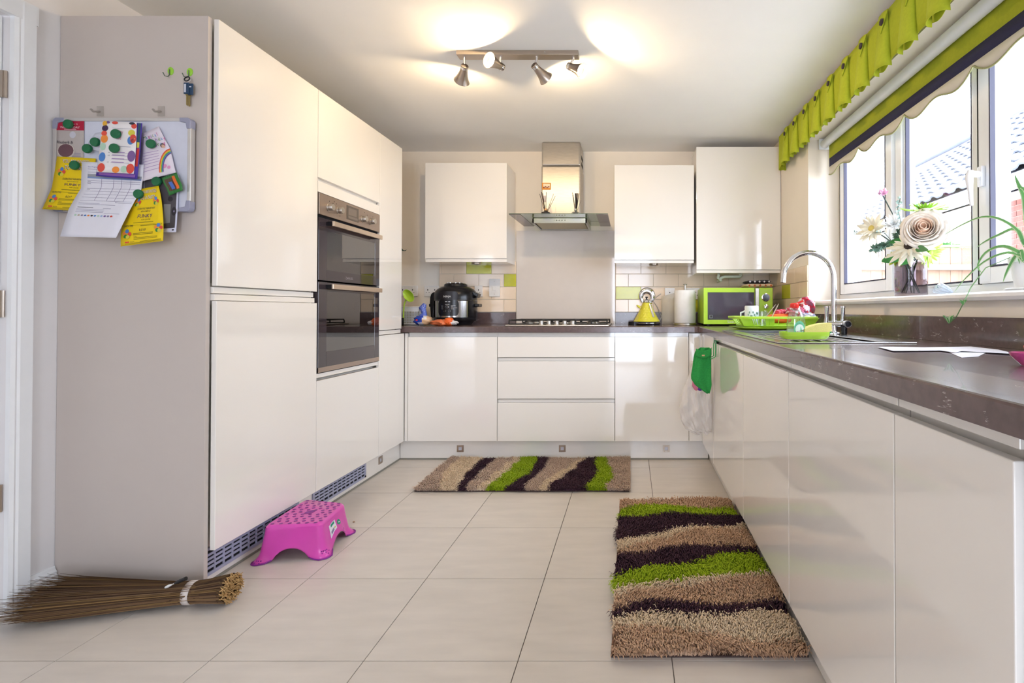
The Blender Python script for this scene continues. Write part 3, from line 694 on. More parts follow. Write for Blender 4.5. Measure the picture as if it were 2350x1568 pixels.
# ------------------------------------------------------------------ gas hob
hb = thing('gas_hob', 'stainless steel five-burner gas hob with black pan supports', 'hob', (-.50, 3.68, WT))
HX0, HX1, HY0, HY1 = -.860, -.150, 3.455, 3.955
bbox('hob_plate', HX0, HX1, HY0, HY1, WT+.0005, WT+.010, G['steel'], hb, bevel=.003)
bc = c_('burner_cap', '#1b1b1d', rough=.4); bal = c_('burner_alloy', '#b9b2a8', metal=.9, rough=.4)
for x, y, r in ((-.72, 3.60, .035), (-.72, 3.82, .045), (-.50, 3.76, .060), (-.28, 3.82, .045), (-.28, 3.60, .035)):
    o = MB().lathe((x, y, WT+.010), [(r*1.15, 0), (r*1.15, .004), (r*.95, .006), (r*.95, .014), (0, .014)], bal, 28).build('burner', hb)
    MB().lathe((x, y, WT+.024), [(0, 0), (r*.8, 0), (r*.84, .003), (r*.8, .007), (0, .008)], bc, 28).build('burner_cap', o)
def support(x0, x1):
    m = MB(); z1 = WT+.040; zb = WT+.012; r = .0048; ya_, yb2 = HY0+.03, HY1-.03
    def leg(pts): m.tube(pts, r, G['mblack'], 8)
    for x in (x0, x1): leg([(x, ya_, zb), (x, ya_, z1-.012), (x, ya_+.010, z1), (x, yb2-.010, z1), (x, yb2, z1-.012), (x, yb2, zb)])
    for y in (ya_+.06, (ya_+yb2)/2, yb2-.06): leg([(x0, y, z1), (x1, y, z1)])
    for y in (ya_+.0, yb2): leg([(x0, y, zb+.002), (x1, y, zb+.002)])
    xm = (x0+x1)/2
    leg([(xm, ya_, zb), (xm, ya_, z1-.008), (xm, ya_+.08, z1)]); leg([(xm, yb2, zb), (xm, yb2, z1-.008), (xm, yb2-.08, z1)])
    m.build('pan_support', hb)
support(-.840, -.618); support(-.608, -.392); support(-.382, -.165)
for u in (1243, 1260.5, 1278.5, 1296.5, 1315):
    x = at(u, 745, y=3.50).x
    m = MB().lathe((x, 3.485, WT+.010), [(.018, 0), (.018, .003), (.0155, .005), (.0150, .026), (.013, .028), (0, .028)], G['steel'], 24)
    m.build('knob', hb)

# ------------------------------------------------------------------ sockets and switches
def plate(name, lab, cat, u0, v0, u1, v1, kind, y=YB-.001):
    a, b = at(u0, v0, y=y), at(u1, v1, y=y); x0, x1, z1, z0 = a.x, b.x, a.z, b.z; xm, zm = (x0+x1)/2, (z0+z1)/2
    t = thing(name, lab, cat, (xm, y, zm)); wm = c_('socket_white', '#ece9e6', rough=.3); yf = y-.012
    bbox('face_plate', x0, x1, yf, y, z0, z1, wm, t, bevel=.002)
    if kind == 'switch':
        bbox('rocker', xm-.014, xm+.014, yf-.004, yf, zm-.022, zm+.010, wm, t, bevel=.001)
        MB().cyl((xm, yf, z1-.02), (xm, yf-.001, z1-.02), .003, G['nickel'], 8).cyl((xm, yf, z0+.02), (xm, yf-.001, z0+.02), .003, G['nickel'], 8).build('screw', t)
    else:
        n = 2 if kind == 'double' else 1
        for i in range(n):
            xc_ = xm+(x1-x0)*(-.25+.5*i if n == 2 else 0)
            m = MB(); m.box(xc_-.003, xc_+.003, yf-.0006, yf, zm+.004, zm+.014, G['dark']).box(xc_-.014, xc_-.008, yf-.0006, yf, zm-.016, zm-.011, G['dark']).box(xc_+.008, xc_+.014, yf-.0006, yf, zm-.016, zm-.011, G['dark'])
            m.build('pin_holes', t)
            bbox('rocker', xc_-.007, xc_+.007, yf-.003, yf, zm+.018, zm+.034, wm, t, bevel=.001)
    return t
plate('fused_switch', 'tall white switch plate on the tiles right of the pressure cooker', 'switch', 1123.5, 640, 1148, 681, 'switch', YB-.009)
plate('wall_socket', 'small white socket half hidden behind the pressure cooker lid', 'socket', 1090, 656, 1108, 681, 'single', YB-.009)
plate('wall_socket', 'white double socket on the wall above the green ladle', 'socket', 914, 656, 959.5, 680.5, 'double')
plate('wall_socket', 'white double socket on the wall left of the pressure cooker', 'socket', 975, 656, 1007, 680.5, 'double')
plate('wall_socket', 'pale single socket on the tiles between kettle and paper roll', 'socket', 1525.5, 661, 1548, 688, 'single', YB-.009)
t = plate('wall_socket', 'white socket with a red switch beside the paper roll', 'socket', 1570, 661, 1605, 687, 'double', YB-.009)
p = at(1595.5, 668, y=YB-.023); MB().box(p.x-.004, p.x+.004, p.y-.001, p.y, p.z-.004, p.z+.004, c_('neon_red', '#ff5a4a', emit=1)).build('neon', t)

# ------------------------------------------------------------------ pressure cooker
def cooker():
    c = Vector((-1.325, 3.822, WT)); t = thing('pressure_cooker', 'large black and steel electric pressure cooker standing left of the hob', 'cooker', c)
    B, S = G['black'], c_('cooker_steel', '#a8a5a3', rough=.18, metal=1)
    MB().lathe(c, [(0, .001), (.115, .001), (.120, .010), (.128, .022), (.150, .034), (.156, .050), (.1565, .058), (0, .058)], B, 48).build('base', t)
    MB().lathe(c, [(.153, .058), (.1535, .178), (.120, .178)], S, 48).build('body', t)
    m = MB()
    for k in (0, PI):   # dark side housings around the handles
        m = MB().lathe(c, [(.1535, .05), (.158, .056), (.158, .182), (.152, .190)], B, 16, a0=k-.62, a1=k+.62); m.build('side_housing', t)
    lid = MB().lathe(c, [(.154, .178), (.157, .181), (.157, .200), (.155, .226), (.146, .252), (.128, .270), (.105, .283), (.085, .289), (.082, .304), (.070, .312), (0, .314)], B, 48).build('lid', t)
    MB().lathe(c+Vector((0, 0, 0)), [(.1575, .182), (.1582, .1835), (.1575, .185)], S, 48).build('seam_ring', lid)
    MB().box(c.x-.05, c.x+.05, c.y-.012, c.y+.012, .314+c.z-.006, .314+c.z+.004, B).build('lid_grip', lid, bevel=.004)
    m = MB()
    for a_, r_ in ((.9, .05), (.3, .06), (-.5, .055), (-1.0, .058), (2.4, .06)): m.cyl(c+Vector((r_*math.cos(a_-PI/2), r_*math.sin(a_-PI/2), .306)), c+Vector((r_*math.cos(a_-PI/2), r_*math.sin(a_-PI/2), .3175)), .008, S, 12)
    m.build('valve', lid)
    # steam hood / side lug on the right and hinge on the left
    MB().prism([(.128, .255), (.150, .247), (.185, .232), (.178, .212), (.171, .200), (.165, .215), (.150, .222)], lambda a, b, d: c+Vector((a, -.045+d, b)), .07, B).build('lid_lug', lid, bevel=.003)
    MB().prism([(-.140, .245), (-.150, .246), (-.168, .232), (-.176, .205), (-.178, .16), (-.170, .06), (-.150, .05)], lambda a, b, d: c+Vector((a, -.05+d, b)), .10, B).build('hinge_housing', t, bevel=.006)
    for sx in (1, -1):
        MB().box(c.x+sx*.155, c.x+sx*.187, c.y-.045, c.y+.045, c.z+.135, c.z+.158, B).build('handle', t, bevel=.005)
    def on(r, a_off=-.06):
        def f(a, z, d=0): th = -PI/2+a_off+a/.157; return c+Vector(((r+d)*math.cos(th), (r+d)*math.sin(th), z))
        return f
    f1 = on(.1585)
    def rr(x0, x1, z0, z1, r, n=5, top=True):
        p = []
        for cx_, cz_, a0 in ((x1-r, z0+r, -PI/2), (x1-r, z1-r, 0), (x0+r, z1-r, PI/2), (x0+r, z0+r, PI)):
            p += [(cx_+r*math.cos(a0+PI/2*i/n), cz_+r*math.sin(a0+PI/2*i/n)) for i in range(n+1)]
        return p
    def curved(x0, x1, z0, z1, r, fn, mt, nm, par):
        m = MB(); n = 22
        def zz(x):
            e = min(x-x0, x1-x); dz = 0 if e >= r else r-math.sqrt(max(0, r*r-(r-e)**2))
            return z0+dz, z1-dz
        vs = []
        for i in range(n+1):
            x = x0+(x1-x0)*i/n; a, b = zz(x); vs += [fn(x, a, 0), fn(x, b, 0), fn(x, a, .003), fn(x, b, .003)]
        fs = []
        for i in range(n):
            q = 4*i; fs += [(q+2, q+6, q+7, q+3), (q, q+4, q+6, q+2), (q+3, q+7, q+5, q+1)]
        fs += [(0, 2, 3, 1), (4*n, 4*n+1, 4*n+3, 4*n+2)]
        m.add(vs, fs, mt, True); return m.build(nm, par)
    pn = curved(-.068, .082, .068, .186, .026, f1, B, 'control_panel', t)
    lp = curved(-.064, .078, .184, .246, .020, on(.1575), c_('lid_badge', '#1d1a20', rough=.35), 'badge_panel', lid)
    wh = c_('white_print', '#e9e9ea'); f2 = on(.1622)
    m = MB(); put_text(m, 'NINJA', lambda a, b: on(.1613)(a, b, 0), .002, .203, .020, wh); plabel(m.build('lettering', lid), 'white lettering on the lid')
    m = MB()
    put_text(m, 'FUNCTION', lambda a, b: f2(a, b), .004, .149, .006, wh)
    for i, (s_, z) in enumerate((('PRESSURE', .141), ('AIR', .133), ('SLOW COOK', .125), ('SAUTE', .117))):
        put_text(m, s_, lambda a, b: f2(a, b), .030, z, .007, wh, 'LEFT')
    for i, (s_, z) in enumerate((('STEAM', .141), ('BAKE', .133), ('GRILL', .125), ('TEMP', .117))): put_text(m, s_, lambda a, b: f2(a, b), -.026, z, .006, c_('grey_print', '#8d9596'), 'RIGHT')
    put_text(m, '-  +     -  +', lambda a, b: f2(a, b), .004, .100, .012, wh)
    m.add([f2(a, z) for a, z in ((-.012, .170), (.004, .170), (.004, .174), (-.012, .174))], [(0, 1, 2, 3)], wh); m.add([f2(a, z) for a, z in ((.012, .170), (.024, .170), (.024, .174), (.012, .174))], [(0, 1, 2, 3)], wh)
    m.build('printing', pn)
    q = f2(.004, .131); mt_ = Matrix.Translation(q) @ Matrix.Rotation(PI/2, 4, 'X')
    k = MB().lathe(None, [(.0135, 0), (.0135, .008), (.011, .010)], S, 24, mtx=mt_).build('dial', pn)
    MB().lathe(None, [(.011, .0095), (0, .0095)], B, 20, mtx=mt_).build('dial_face', k)
cooker()

# ------------------------------------------------------------------ kettle
def kettle():
    x, y, z = at(1484, 745, y=3.78).x, 3.79, WT
    t = thing('kettle', 'lime yellow pyramid kettle with chrome loop handle on its black base', 'kettle', (x, y, z))
    Ym = c_('kettle_lime', '#d9cf3a', rough=.25, coat=.4)
    b = MB().lathe((x, y, z), [(0, .0), (.100, .001), (.104, .006), (.104, .018), (.098, .024), (0, .024)], G['black'], 40).build('power_base', t)
    MB().lathe((x, y, z), [(.1045, .013), (.1052, .015), (.1045, .017)], G['chrome'], 40).build('trim_ring', b)
    MB().lathe((x, y, z), [(0, .0), (.05, 0), (.05, .024)], G['black'], 20, mtx=Matrix.Translation((x-.088, y-.02, z))).build('base_lug', b)
    m = MB()
    n = 48; prof = []; K = 24
    def fn(u, v):
        a = 2*PI*u; r = .100-.072*v-.006*math.sin(PI*v); zz = .026+.142*v
        rows = 8; q = v*rows; cc = int(q) % 2*.5; d = (math.cos(2*PI*(u*20+cc))*.5+.5)*(math.sin(PI*(q % 1)))
        if .08 < v < .88: r += .0022*d
        return Vector((x+r*math.cos(a), y+r*math.sin(a), z+zz))
    m.grid(fn, 120, 48, Ym); m.build('body', t)
    l_ = MB().lathe((x, y, z), [(.030, .166), (.032, .170), (.027, .184), (.012, .194), (0, .195)], G['chrome'], 28).build('lid', t)
    MB().lathe((x, y, z), [(0, .192), (.007, .194), (.004, .201), (.012, .206), (.010, .211), (0, .212)], G['black'], 18).build('lid_knob', l_)
    # loop handle rises from the left of the neck, over the lid and down the right side
    pts = []
    for i in range(25):
        a = math.radians(205-i*(205+55)/24); rx, rz = .044, .046
        pts.append((x+.002+rx*math.cos(a), y, z+.212+rz*math.sin(a)*1.0))
    rs = [.008+.007*math.sin(PI*i/24) for i in range(25)]
    MB().tube([(x-.030, y, z+.170)]+pts+[(x+.030, y-.01, z+.160)], [.007]+rs+[.008], G['chrome'], 14, flat=1.6).build('handle', t)
    def sd(v, off): r = .100-.072*v-.006*math.sin(PI*v)+off; a = -PI/2+.62; return Vector((x+r*math.cos(a), y+r*math.sin(a), z+.026+.142*v))
    o = MB().tube([sd(.22, .004), sd(.4, .006), sd(.7, .006), sd(.93, .005)], [.009, .010, .009, .007], G['chrome'], 12).build('gauge_frame', t)
    MB().tube([sd(.26, .010), sd(.5, .0115), sd(.85, .010)], [.005, .006, .004], c_('gauge_window', '#c8cbb0', rough=.1), 10).build('gauge_window', o)
    MB().tube([(x-.050, y-.02, z+.130), (x-.068, y-.025, z+.143), (x-.074, y-.027, z+.148)], [.010, .007, .004], Ym, 12).build('spout', t)
    m = MB(); m.tube([(x+.05, y+.09, z+.012), (x+.10, y+.11, z+.02), (x+.12, y+.13, z+.06), (x+.09, y+.16, z+.13), (x+.055, 4.005, z+.19), (x+.12, 4.0, z+.24)], .0032, c_('cable_grey', '#b9b5ad'), 8)
    m.build('power_cable', t)
kettle()

# ------------------------------------------------------------------ paper roll and chopping mat
x, y = at(1572, 745, y=3.78).x, 3.78
t = thing('paper_roll_holder', 'steel holder with round base and post for the kitchen roll', 'holder', (x, y, WT))
MB().lathe((x, y, WT), [(0, .0005), (.084, .0005), (.086, .003), (.084, .012), (.078, .014), (0, .014)], G['steel'], 40).build('base', t)
MB().lathe((x, y, WT), [(0, .014), (.008, .014), (.008, .296), (.013, .298), (.014, .303), (.012, .306), (0, .307)], G['steel'], 20).build('post', t)
m = MB().lathe((x, y, WT), [(.021, .0155), (.078, .0155), (.080, .018), (.0795, .255), (.077, .258), (.021, .258), (.021, .0155)], c_('kitchen_paper', '#f4f2f0', rough=.9, bump=.3, bscale=120), 48)
tag(m.build('paper_roll'), 'fat white kitchen paper roll on the steel holder', 'paper roll')
def mfn(u, v):
    xx = at(1519+u*34, 740, y=3.86).x; return Vector((xx, 3.895+.05*(u-.5)**2+.03*v, WT+.001+v*(.215+.03*u)))
m = MB().grid(mfn, 8, 6, G['clearp']); tag(m.build('chopping_mat', solid=.0015), 'translucent plastic chopping mat propped behind the paper roll', 'chopping board')

# ------------------------------------------------------------------ microwave
def microwave():
    x0, x1, y0, y1, z0, z1 = at(1615, 740, y=3.56).x, at(1774, 740, y=3.56).x, 3.56, 3.90, WT+.012, WT+.268
    t = thing('microwave', 'lime green microwave oven in the corner below the boiler cupboard', 'microwave', ((x0+x1)/2, 3.73, WT))
    xd = at(1741.5, 700, y=y0).x; xh = at(1732, 700, y=y0).x
    bbox('casing', x0+.002, x1-.001, y0+.022, y1, z0, z1, G['limed'], t, bevel=.006)
    bbox('control_panel', xd, x1, y0, y0+.021, z0, z1, G['lime'], t, bevel=.006)
    dr = MB(); wx0, wx1, wz0, wz1 = x0+.028, xh-.002, z0+.030, z1-.032
    dr.box(x0, wx0, y0, y0+.021, z0, z1, G['lime']).box(wx0, wx1, y0, y0+.021, z0, wz0, G['lime']).box(wx0, wx1, y0, y0+.021, wz1, z1, G['lime']).box(wx1, xh, y0, y0+.021, z0, z1, G['lime'])
    d = dr.build('door', t, bevel=.002)
    bbox('window', wx0, wx1, y0+.004, y0+.012, wz0, wz1, c_('microwave_glass', '#4a4552', rough=.08, coat=.4), d)
    m = MB(); gp = c_('grey_print', '#8d9596'); xx, zz = wx0+.013, wz0+.012
    m.box(xx, xx+.022, y0+.0034, y0+.004, zz, zz+.022, gp); m.box(xx+.003, xx+.010, y0+.003, y0+.0034, zz+.003, zz+.019, G['dglass']); m.box(xx+.012, xx+.019, y0+.003, y0+.0034, zz+.003, zz+.019, G['dglass']); m.build('energy_mark', d)
    m = MB(); vs = c_('silver_print', '#dfe6cf', metal=.3); put_text(m, 'Swan', lambda a, b: Vector((at(1678, 740, y=y0).x+a, y0-.0008, z0+.008+b)), 0, 0, .026, vs); plabel(m.build('lettering', d), 'silver script lettering')
    bbox('handle', xh+.001, xd-.001, y0-.016, y0+.02, z0+.004, z1-.002, G['steel'], d, bevel=.003)
    p = at(1757.5, 683, y=y0); mt_ = Matrix.Translation(p) @ Matrix.Rotation(PI/2, 4, 'X')
    o = MB().lathe(None, [(.029, 0), (.029, .004), (.024, .005)], G['chrome'], 32, mtx=mt_).build('display', t); MB().lathe(None, [(.0245, .0045), (0, .0045)], c_('display_black', '#23202a', rough=.08), 28, mtx=mt_).build('display_face', o)
    p = at(1757, 703.5, y=y0); mt_ = Matrix.Translation(p) @ Matrix.Rotation(PI/2, 4, 'X')
    MB().lathe(None, [(.016, 0), (.0155, .004), (.0145, .018), (0, .019)], G['chrome'], 28, mtx=mt_).build('knob', t)
    m = MB()
    for k in range(16): a = 2*PI*k/16; q = p+Vector((.024*math.cos(a), 0, .024*math.sin(a))); m.box(q.x-.001, q.x+.001, y0-.0006, y0, q.z-.001, q.z+.001, c_('print_dark', '#3a3433'))
    m.build('dial_marks', t)
    for sx in (x0+.04, x1-.04):
        for yy in (y0+.05, y1-.05): MB().cyl((sx, yy, WT+.0005), (sx, yy, z0), .012, G['black'], 12).build('foot', t)
    return z1
mz = microwave()
def pad(lab, u0, u1, y0, z0, h, mt, mt2, wav):
    x0, x1 = at(u0, 650, y=3.6).x, at(u1, 650, y=3.6).x; ph = random.random()*6
    def top(u, v):
        e = min(u, 1-u, v, 1-v)*8; k = min(1, e)**.5
        return Vector((x0+(x1-x0)*u, y0+.18*v, z0+h*.5+h*.5*k+wav*math.sin(7*u+ph)*math.sin(5*v)))
    def bot(u, v):
        e = min(u, 1-u, v, 1-v)*8; k = min(1, e)**.5
        return Vector((x0+(x1-x0)*u, y0+.18*v, z0+h*.5-h*.48*k))
    m = MB().grid(top, 16, 10, mt).grid(bot, 16, 10, mt)
    for i in range(5):
        xx = x0+(x1-x0)*(.12+.19*i); w_ = .008
        if mt2: m.add([(xx-w_, y0-.001, z0+h*.5), (xx, y0-.003, z0+h*.15), (xx+w_, y0-.001, z0+h*.5), (xx, y0-.003, z0+h*.85)], [(0, 1, 2, 3)], mt2)
    return tag(m.build('pot_holder'), lab, 'pot holder')
pad('cream and rust patterned quilted pot holder lying on the microwave', 1710, 1775, 3.575, mz+.001, .030, c_('cream_quilt', '#ddc3a4', rough=.9), c_('rust_print', '#a8542e', rough=.9), 0)
pad('dark navy folded pot holder on top of the patterned one', 1713, 1770, 3.58, mz+.034, .022, c_('navy_quilt', '#2a2935', rough=.85), c_('pale_print', '#cfcbd2'), .003)

# ------------------------------------------------------------------ things left of the pressure cooker
def basket():
    x, y = at(948, 730, y=3.80).x, 3.80; t = thing('storage_basket', 'white perforated plastic basket behind the bread bag', 'basket', (x, y, WT))
    wm = c_('white_plastic', '#e4e4ea', rough=.35); x0, x1, y0, y1, z0, z1 = x-.072, x+.072, y-.06, y+.06, WT+.001, WT+.135
    m = MB(); 
    m.box(x0, x1, y0, y0+.003, z1-.035, z1, wm).box(x0, x1, y0, y0+.003, z0, z0+.012, wm)
    n = 12
    for i in range(n+1): q = x0+(x1-x0-.005)*i/n; m.box(q, q+.0055, y0, y0+.003, z0+.012, z1-.035, wm)
    for j in range(1, 7): z = z0+.012+(z1-z0-.047)*j/7; m.box(x0, x1, y0, y0+.003, z-.003, z+.003, wm)
    m.box(x0, x0+.003, y0, y1, z0, z1, wm).box(x1-.003, x1, y0, y1, z0, z1, wm).box(x0, x1, y1-.003, y1, z0, z1, wm).box(x0, x1, y0, y1, z0, z0+.003, wm)
    m.build('basket_body', t)
    MB().box(x0-.004, x1+.004, y0-.004, y1+.004, z1-.006, z1+.002, wm).build('rim', t, bevel=.002)
    bbox('rice_bag', x0+.02, x1-.02, y0+.012, y1-.02, z0+.005, z1-.02, c_('brown_grain', '#b19b74', rough=.9, var=.3, scale=120), t, bevel=.01)
basket()
p0 = at(926, 745, y=3.72); p1 = at(928, 700, y=3.72); pc = at(940, 679, y=3.71)
t = thing('serving_spoon', 'bright green plastic serving spoon standing at the left end of the worktop', 'spoon', (p0.x, 3.72, WT))
MB().tube([(p0.x-.002, 3.72, WT+.002), (p0.x, 3.72, WT+.09), (p0.x+.004, 3.72, p1.z), (pc.x-.03, 3.715, pc.z-.03)], [.009, .008, .007, .010], G['lime'], 12, flat=.5).build('handle', t)
m = MB(); mt_ = Matrix.Translation((pc.x-.004, 3.705, pc.z)) @ Matrix.Rotation(math.radians(-38), 4, 'Y') @ Matrix.Rotation(PI/2, 4, 'X')
m.lathe(None, [(0, -.012), (.5, -.010), (.8, -.004), (1, .004), (.96, .005), (.78, -.001), (.5, -.006), (0, -.008)], G['lime'], 32, mtx=mt_ @ Matrix.Diagonal((.034, .052, 1.3, 1)))
m.build('bowl', t)
bbox('black_lid', 0, 0, 0, 0, 0, 0, G['black']) if False else None
o = MB().lathe((p0.x-.02, 3.70, WT), [(0, .001), (.03, .001), (.03, .05), (.026, .055), (0, .055)], G['black'], 20).build('spice_jar'); tag(o, 'small black jar behind the green spoon handle', 'jar')
# bread bag
def blob(c, r, n, k, amp, mt, seed, sq=2.5, zmin=None):
    rnd = random.Random(seed); ph = [(rnd.uniform(1, 4), rnd.uniform(1, 4), rnd.uniform(0, 6)) for _ in range(5)]
    m = MB(); vs = []; fs = []
    for i in range(k+1):
        b = -PI/2+PI*i/k
        for j in range(n):
            a = 2*PI*j/n; d = Vector((math.cos(a)*math.cos(b), math.sin(a)*math.cos(b), math.sin(b)))
            s_ = (abs(d.x)**sq+abs(d.y)**sq+abs(d.z)**sq)**(-1/sq)
            q = 1+sum(amp*math.sin(p_*3*d.x+q_*3*d.z+w_+2*d.y*p_) for p_, q_, w_ in ph)
            p = Vector((c[0]+d.x*s_*r[0]*q, c[1]+d.y*s_*r[1]*q, c[2]+d.z*s_*r[2]*q))
            if zmin is not None: p.z = max(p.z, zmin)
            vs.append(p)
    for i in range(k):
        for j in range(n): a = i*n+j; b = i*n+(j+1) % n; fs.append((a, b, b+n, a+n))
    m.add(vs, fs, mt if not callable(mt) else mt(0), True)
    if callable(mt):
        base = len(m.m)-len(fs)
        for idx, f in enumerate(fs):
            cc = sum((vs[q] for q in f), Vector())/4; m.m[base+idx] = m.mi(mt(cc))
    return m
xb_ = at(971, 740, y=3.60).x
def breadm(c):
    if c == 0: return G['blue']
    u = (c.x-xb_)/.06
    if u > .25: return c_('bread_crust', '#dcb48c', rough=.4) if (c.z-WT) < .045 or u > .6 else c_('clear_bag_white', '#e8e4e2', rough=.25)
    return G['blue'] if (c.z-WT) > .028 or u < -.3 else c_('bag_white', '#d7d9e8', rough=.25)
t = thing('bread_bag', 'blue and white bread bag with twisted polka-dot top beside the cooker', 'bread', (xb_, 3.60, WT))
blob((xb_, 3.60, WT+.038), (.062, .05, .036), 36, 18, .02, breadm, 3, zmin=WT+.001).build('loaf_bag', t)
z0 = WT+.07
bl, bw = G['blue'], c_('bag_white', '#d7d9e8', rough=.25)
m = MB(); m.tube([(xb_+.0, 3.60, z0-.005), (xb_+.008, 3.60, z0+.018), (xb_+.002, 3.60, z0+.035), (xb_-.006, 3.60, z0+.055), (xb_+.012, 3.60, z0+.085)], [.03, .017, .020, .025, .012], c_('blue_spotted_film', '#5a6ec6', rough=.25), 14)
for k in range(26):
    a = random.uniform(PI, 2*PI); zz = random.uniform(.028, .08); r = .021
    m.ball((xb_+r*math.cos(a)-.001, 3.60+r*math.sin(a), z0+zz), .0022, .0022, .0022, bw, 6, 4)
m.build('twisted_neck', t)
m = MB(); m.box(xb_-.030, xb_-.018, 3.5475, 3.5485, WT+.036, WT+.046, G['red']); plabel(m.build('logo', t), 'red badge')
m = MB(); put_text(m, 'WHITE', lambda a, b: Vector((xb_-.002+a, 3.5465, WT+.044+b)), 0, 0, .011, bw); put_text(m, 'BREAD', lambda a, b: Vector((xb_-.002+a, 3.5465, WT+.034+b)), 0, 0, .011, bw); m.build('lettering', t) if False else None
xo_ = at(1021, 740, y=3.56).x
def orm(c):
    if c == 0: return G['orange']
    return c_('clear_bag_white', '#e8e4e2', rough=.25) if c.x > xo_+.055 else (c_('carrot_bag', '#e27a4e', rough=.3, var=.2, scale=60) if c.x < xo_+.01 else G['orange'])
m = blob((xo_-.005, 3.56, WT+.022), (.092, .035, .022), 40, 14, .05, orm, 9, zmin=WT+.001)
m2 = blob((xo_+.03, 3.555, WT+.030), (.032, .03, .028), 24, 12, .04, G['orange'], 5, zmin=WT+.001)
m.add(m2.v, m2.f, G['orange'], True)
tag(m.build('carrot_bag'), 'crumpled orange plastic food bag lying in front of the pressure cooker', 'bag')
p = at(927, 575, y=4.0); m = MB().tube([(p.x-.03, 4.02, p.z+.02), (p.x-.01, 4.0, p.z), (p.x+.010, 3.995, p.z-.003), (p.x+.022, 4.0, p.z+.006)], [.004, .008, .007, .002], c_('dark_green', '#23564d'), 10, flat=.4).build('leaf_hook')
tag(m, 'small dark green hook peeking past the tall cupboard edge', 'hook')

# ------------------------------------------------------------------ sink, tap, drying rack
sk = thing('sink', 'stainless steel sink with bowl and drainer set in the right worktop', 'sink', ((SX0+SX1)/2, 2.2, WT))
S = G['steel']; SS = c_('sink_steel', '#c8cacd', rough=.2, metal=1)
zr = WT+.0035; bx0, bx1, by0, by1, zb = .545, .845, 2.33, 2.66, WT-.17
m = MB(); q0, q1, r0, r1 = SX0-.012, SX1+.012, SY0-.012, SY1+.012
m.box(q0, q1, r0, by0, WT+.0003, zr, SS) if False else None
m.box(q0, q1, by0-.03, by0, WT+.0003, zr, SS).box(q0, q1, by1, r1, WT+.0003, zr, SS).box(q0, bx0, by0, by1, WT+.0003, zr, SS).box(bx1, q1, by0, by1, WT+.0003, zr, SS)
m.box(q0, SX0+.03, r0, by0-.03, WT+.0003, zr, SS).box(SX1-.08, q1, r0, by0-.03, WT+.0003, zr, SS).box(SX0+.03, SX1-.08, r0, SY0+.02, WT+.0003, zr, SS)
m.build('rim', sk, bevel=.0015)
m = MB(); m.box(SX0+.03, SX1-.08, SY0+.02, by0-.03, WT-.006, WT-.003, SS); m.build('drainer', sk)
for i in range(7): xx = SX0+.06+.04*i; MB().box(xx, xx+.010, SY0+.05, by0-.06, WT-.003, WT+.0005, SS).build('drainer_rib', sk, bevel=.002)
m = MB(); m.box(bx0, bx1, by0, by1, zb-.002, zb, SS).box(bx0-.002, bx0, by0, by1, zb, WT, SS).box(bx1, bx1+.002, by0, by1, zb, WT, SS).box(bx0, bx1, by0-.002, by0, zb, WT, SS).box(bx0, bx1, by1, by1+.002, zb, WT, SS)
b = m.build('bowl', sk); MB().lathe(((bx0+bx1)/2, (by0+by1)/2, zb), [(0, .001), (.03, .001), (.042, .003), (.042, .0)], G['chrome'], 24).build('waste', b)

TX, TY = .902, 2.245
tp = thing('tap', 'tall chrome swan-neck kitchen tap at the back of the sink', 'tap', (TX, TY, zr))
C = G['chrome']
MB().lathe((TX, TY, zr), [(0, .0005), (.026, .0005), (.026, .006), (.017, .010), (.015, .014), (.015, .045), (0, .045)], C, 28).build('base', tp)
pts = [(TX, TY, zr+.04), (TX, TY, zr+.12), (TX, TY, zr+.245)]
for i in range(1, 20):
    a = PI*i/20*1.06; pts.append((TX-.1125+.1125*math.cos(a), TY-.004*i/20, zr+.250+.1125*math.sin(a)))
e = pts[-1]; pts.append((e[0]-.002, e[1], e[2]-.018))
MB().tube(pts, [.0125]*3+[.0118]*(len(pts)-4)+[.0122], C, 18).build('spout', tp)
m = MB(); m.tube([(TX-.035, TY, zr+.046), (TX+.042, TY-.01, zr+.046)], .013, C, 16); m.build('cross_body', tp)
for sx in (-1, 1):
    cx_ = TX+sx*.036
    o = MB().tube([(cx_, TY, zr+.046), (cx_, TY-.006, zr+.075), (cx_, TY-.010, zr+.118)], [.011, .008, .010], C, 14).build('lever', tp)
    MB().cyl((cx_, TY-.010, zr+.118), (cx_, TY-.010, zr+.124), .0125, C, 18).build('lever_cap', o)
m = MB().cyl((TX+.042, TY-.025, zr+.046), (TX+.042, TY-.045, zr+.046), .016, C, 20); o = m.build('valve', tp)
MB().cyl((TX+.042, TY-.0455, zr+.046), (TX+.042, TY-.049, zr+.046), .013, G['black'], 20).build('valve_cap', o)
m = MB().tube([(TX+.036, TY-.02, zr+.001), (TX+.036, TY-.02, zr+.035)], [.012, .014], G['black'], 14); m.build('hose_collar', tp)

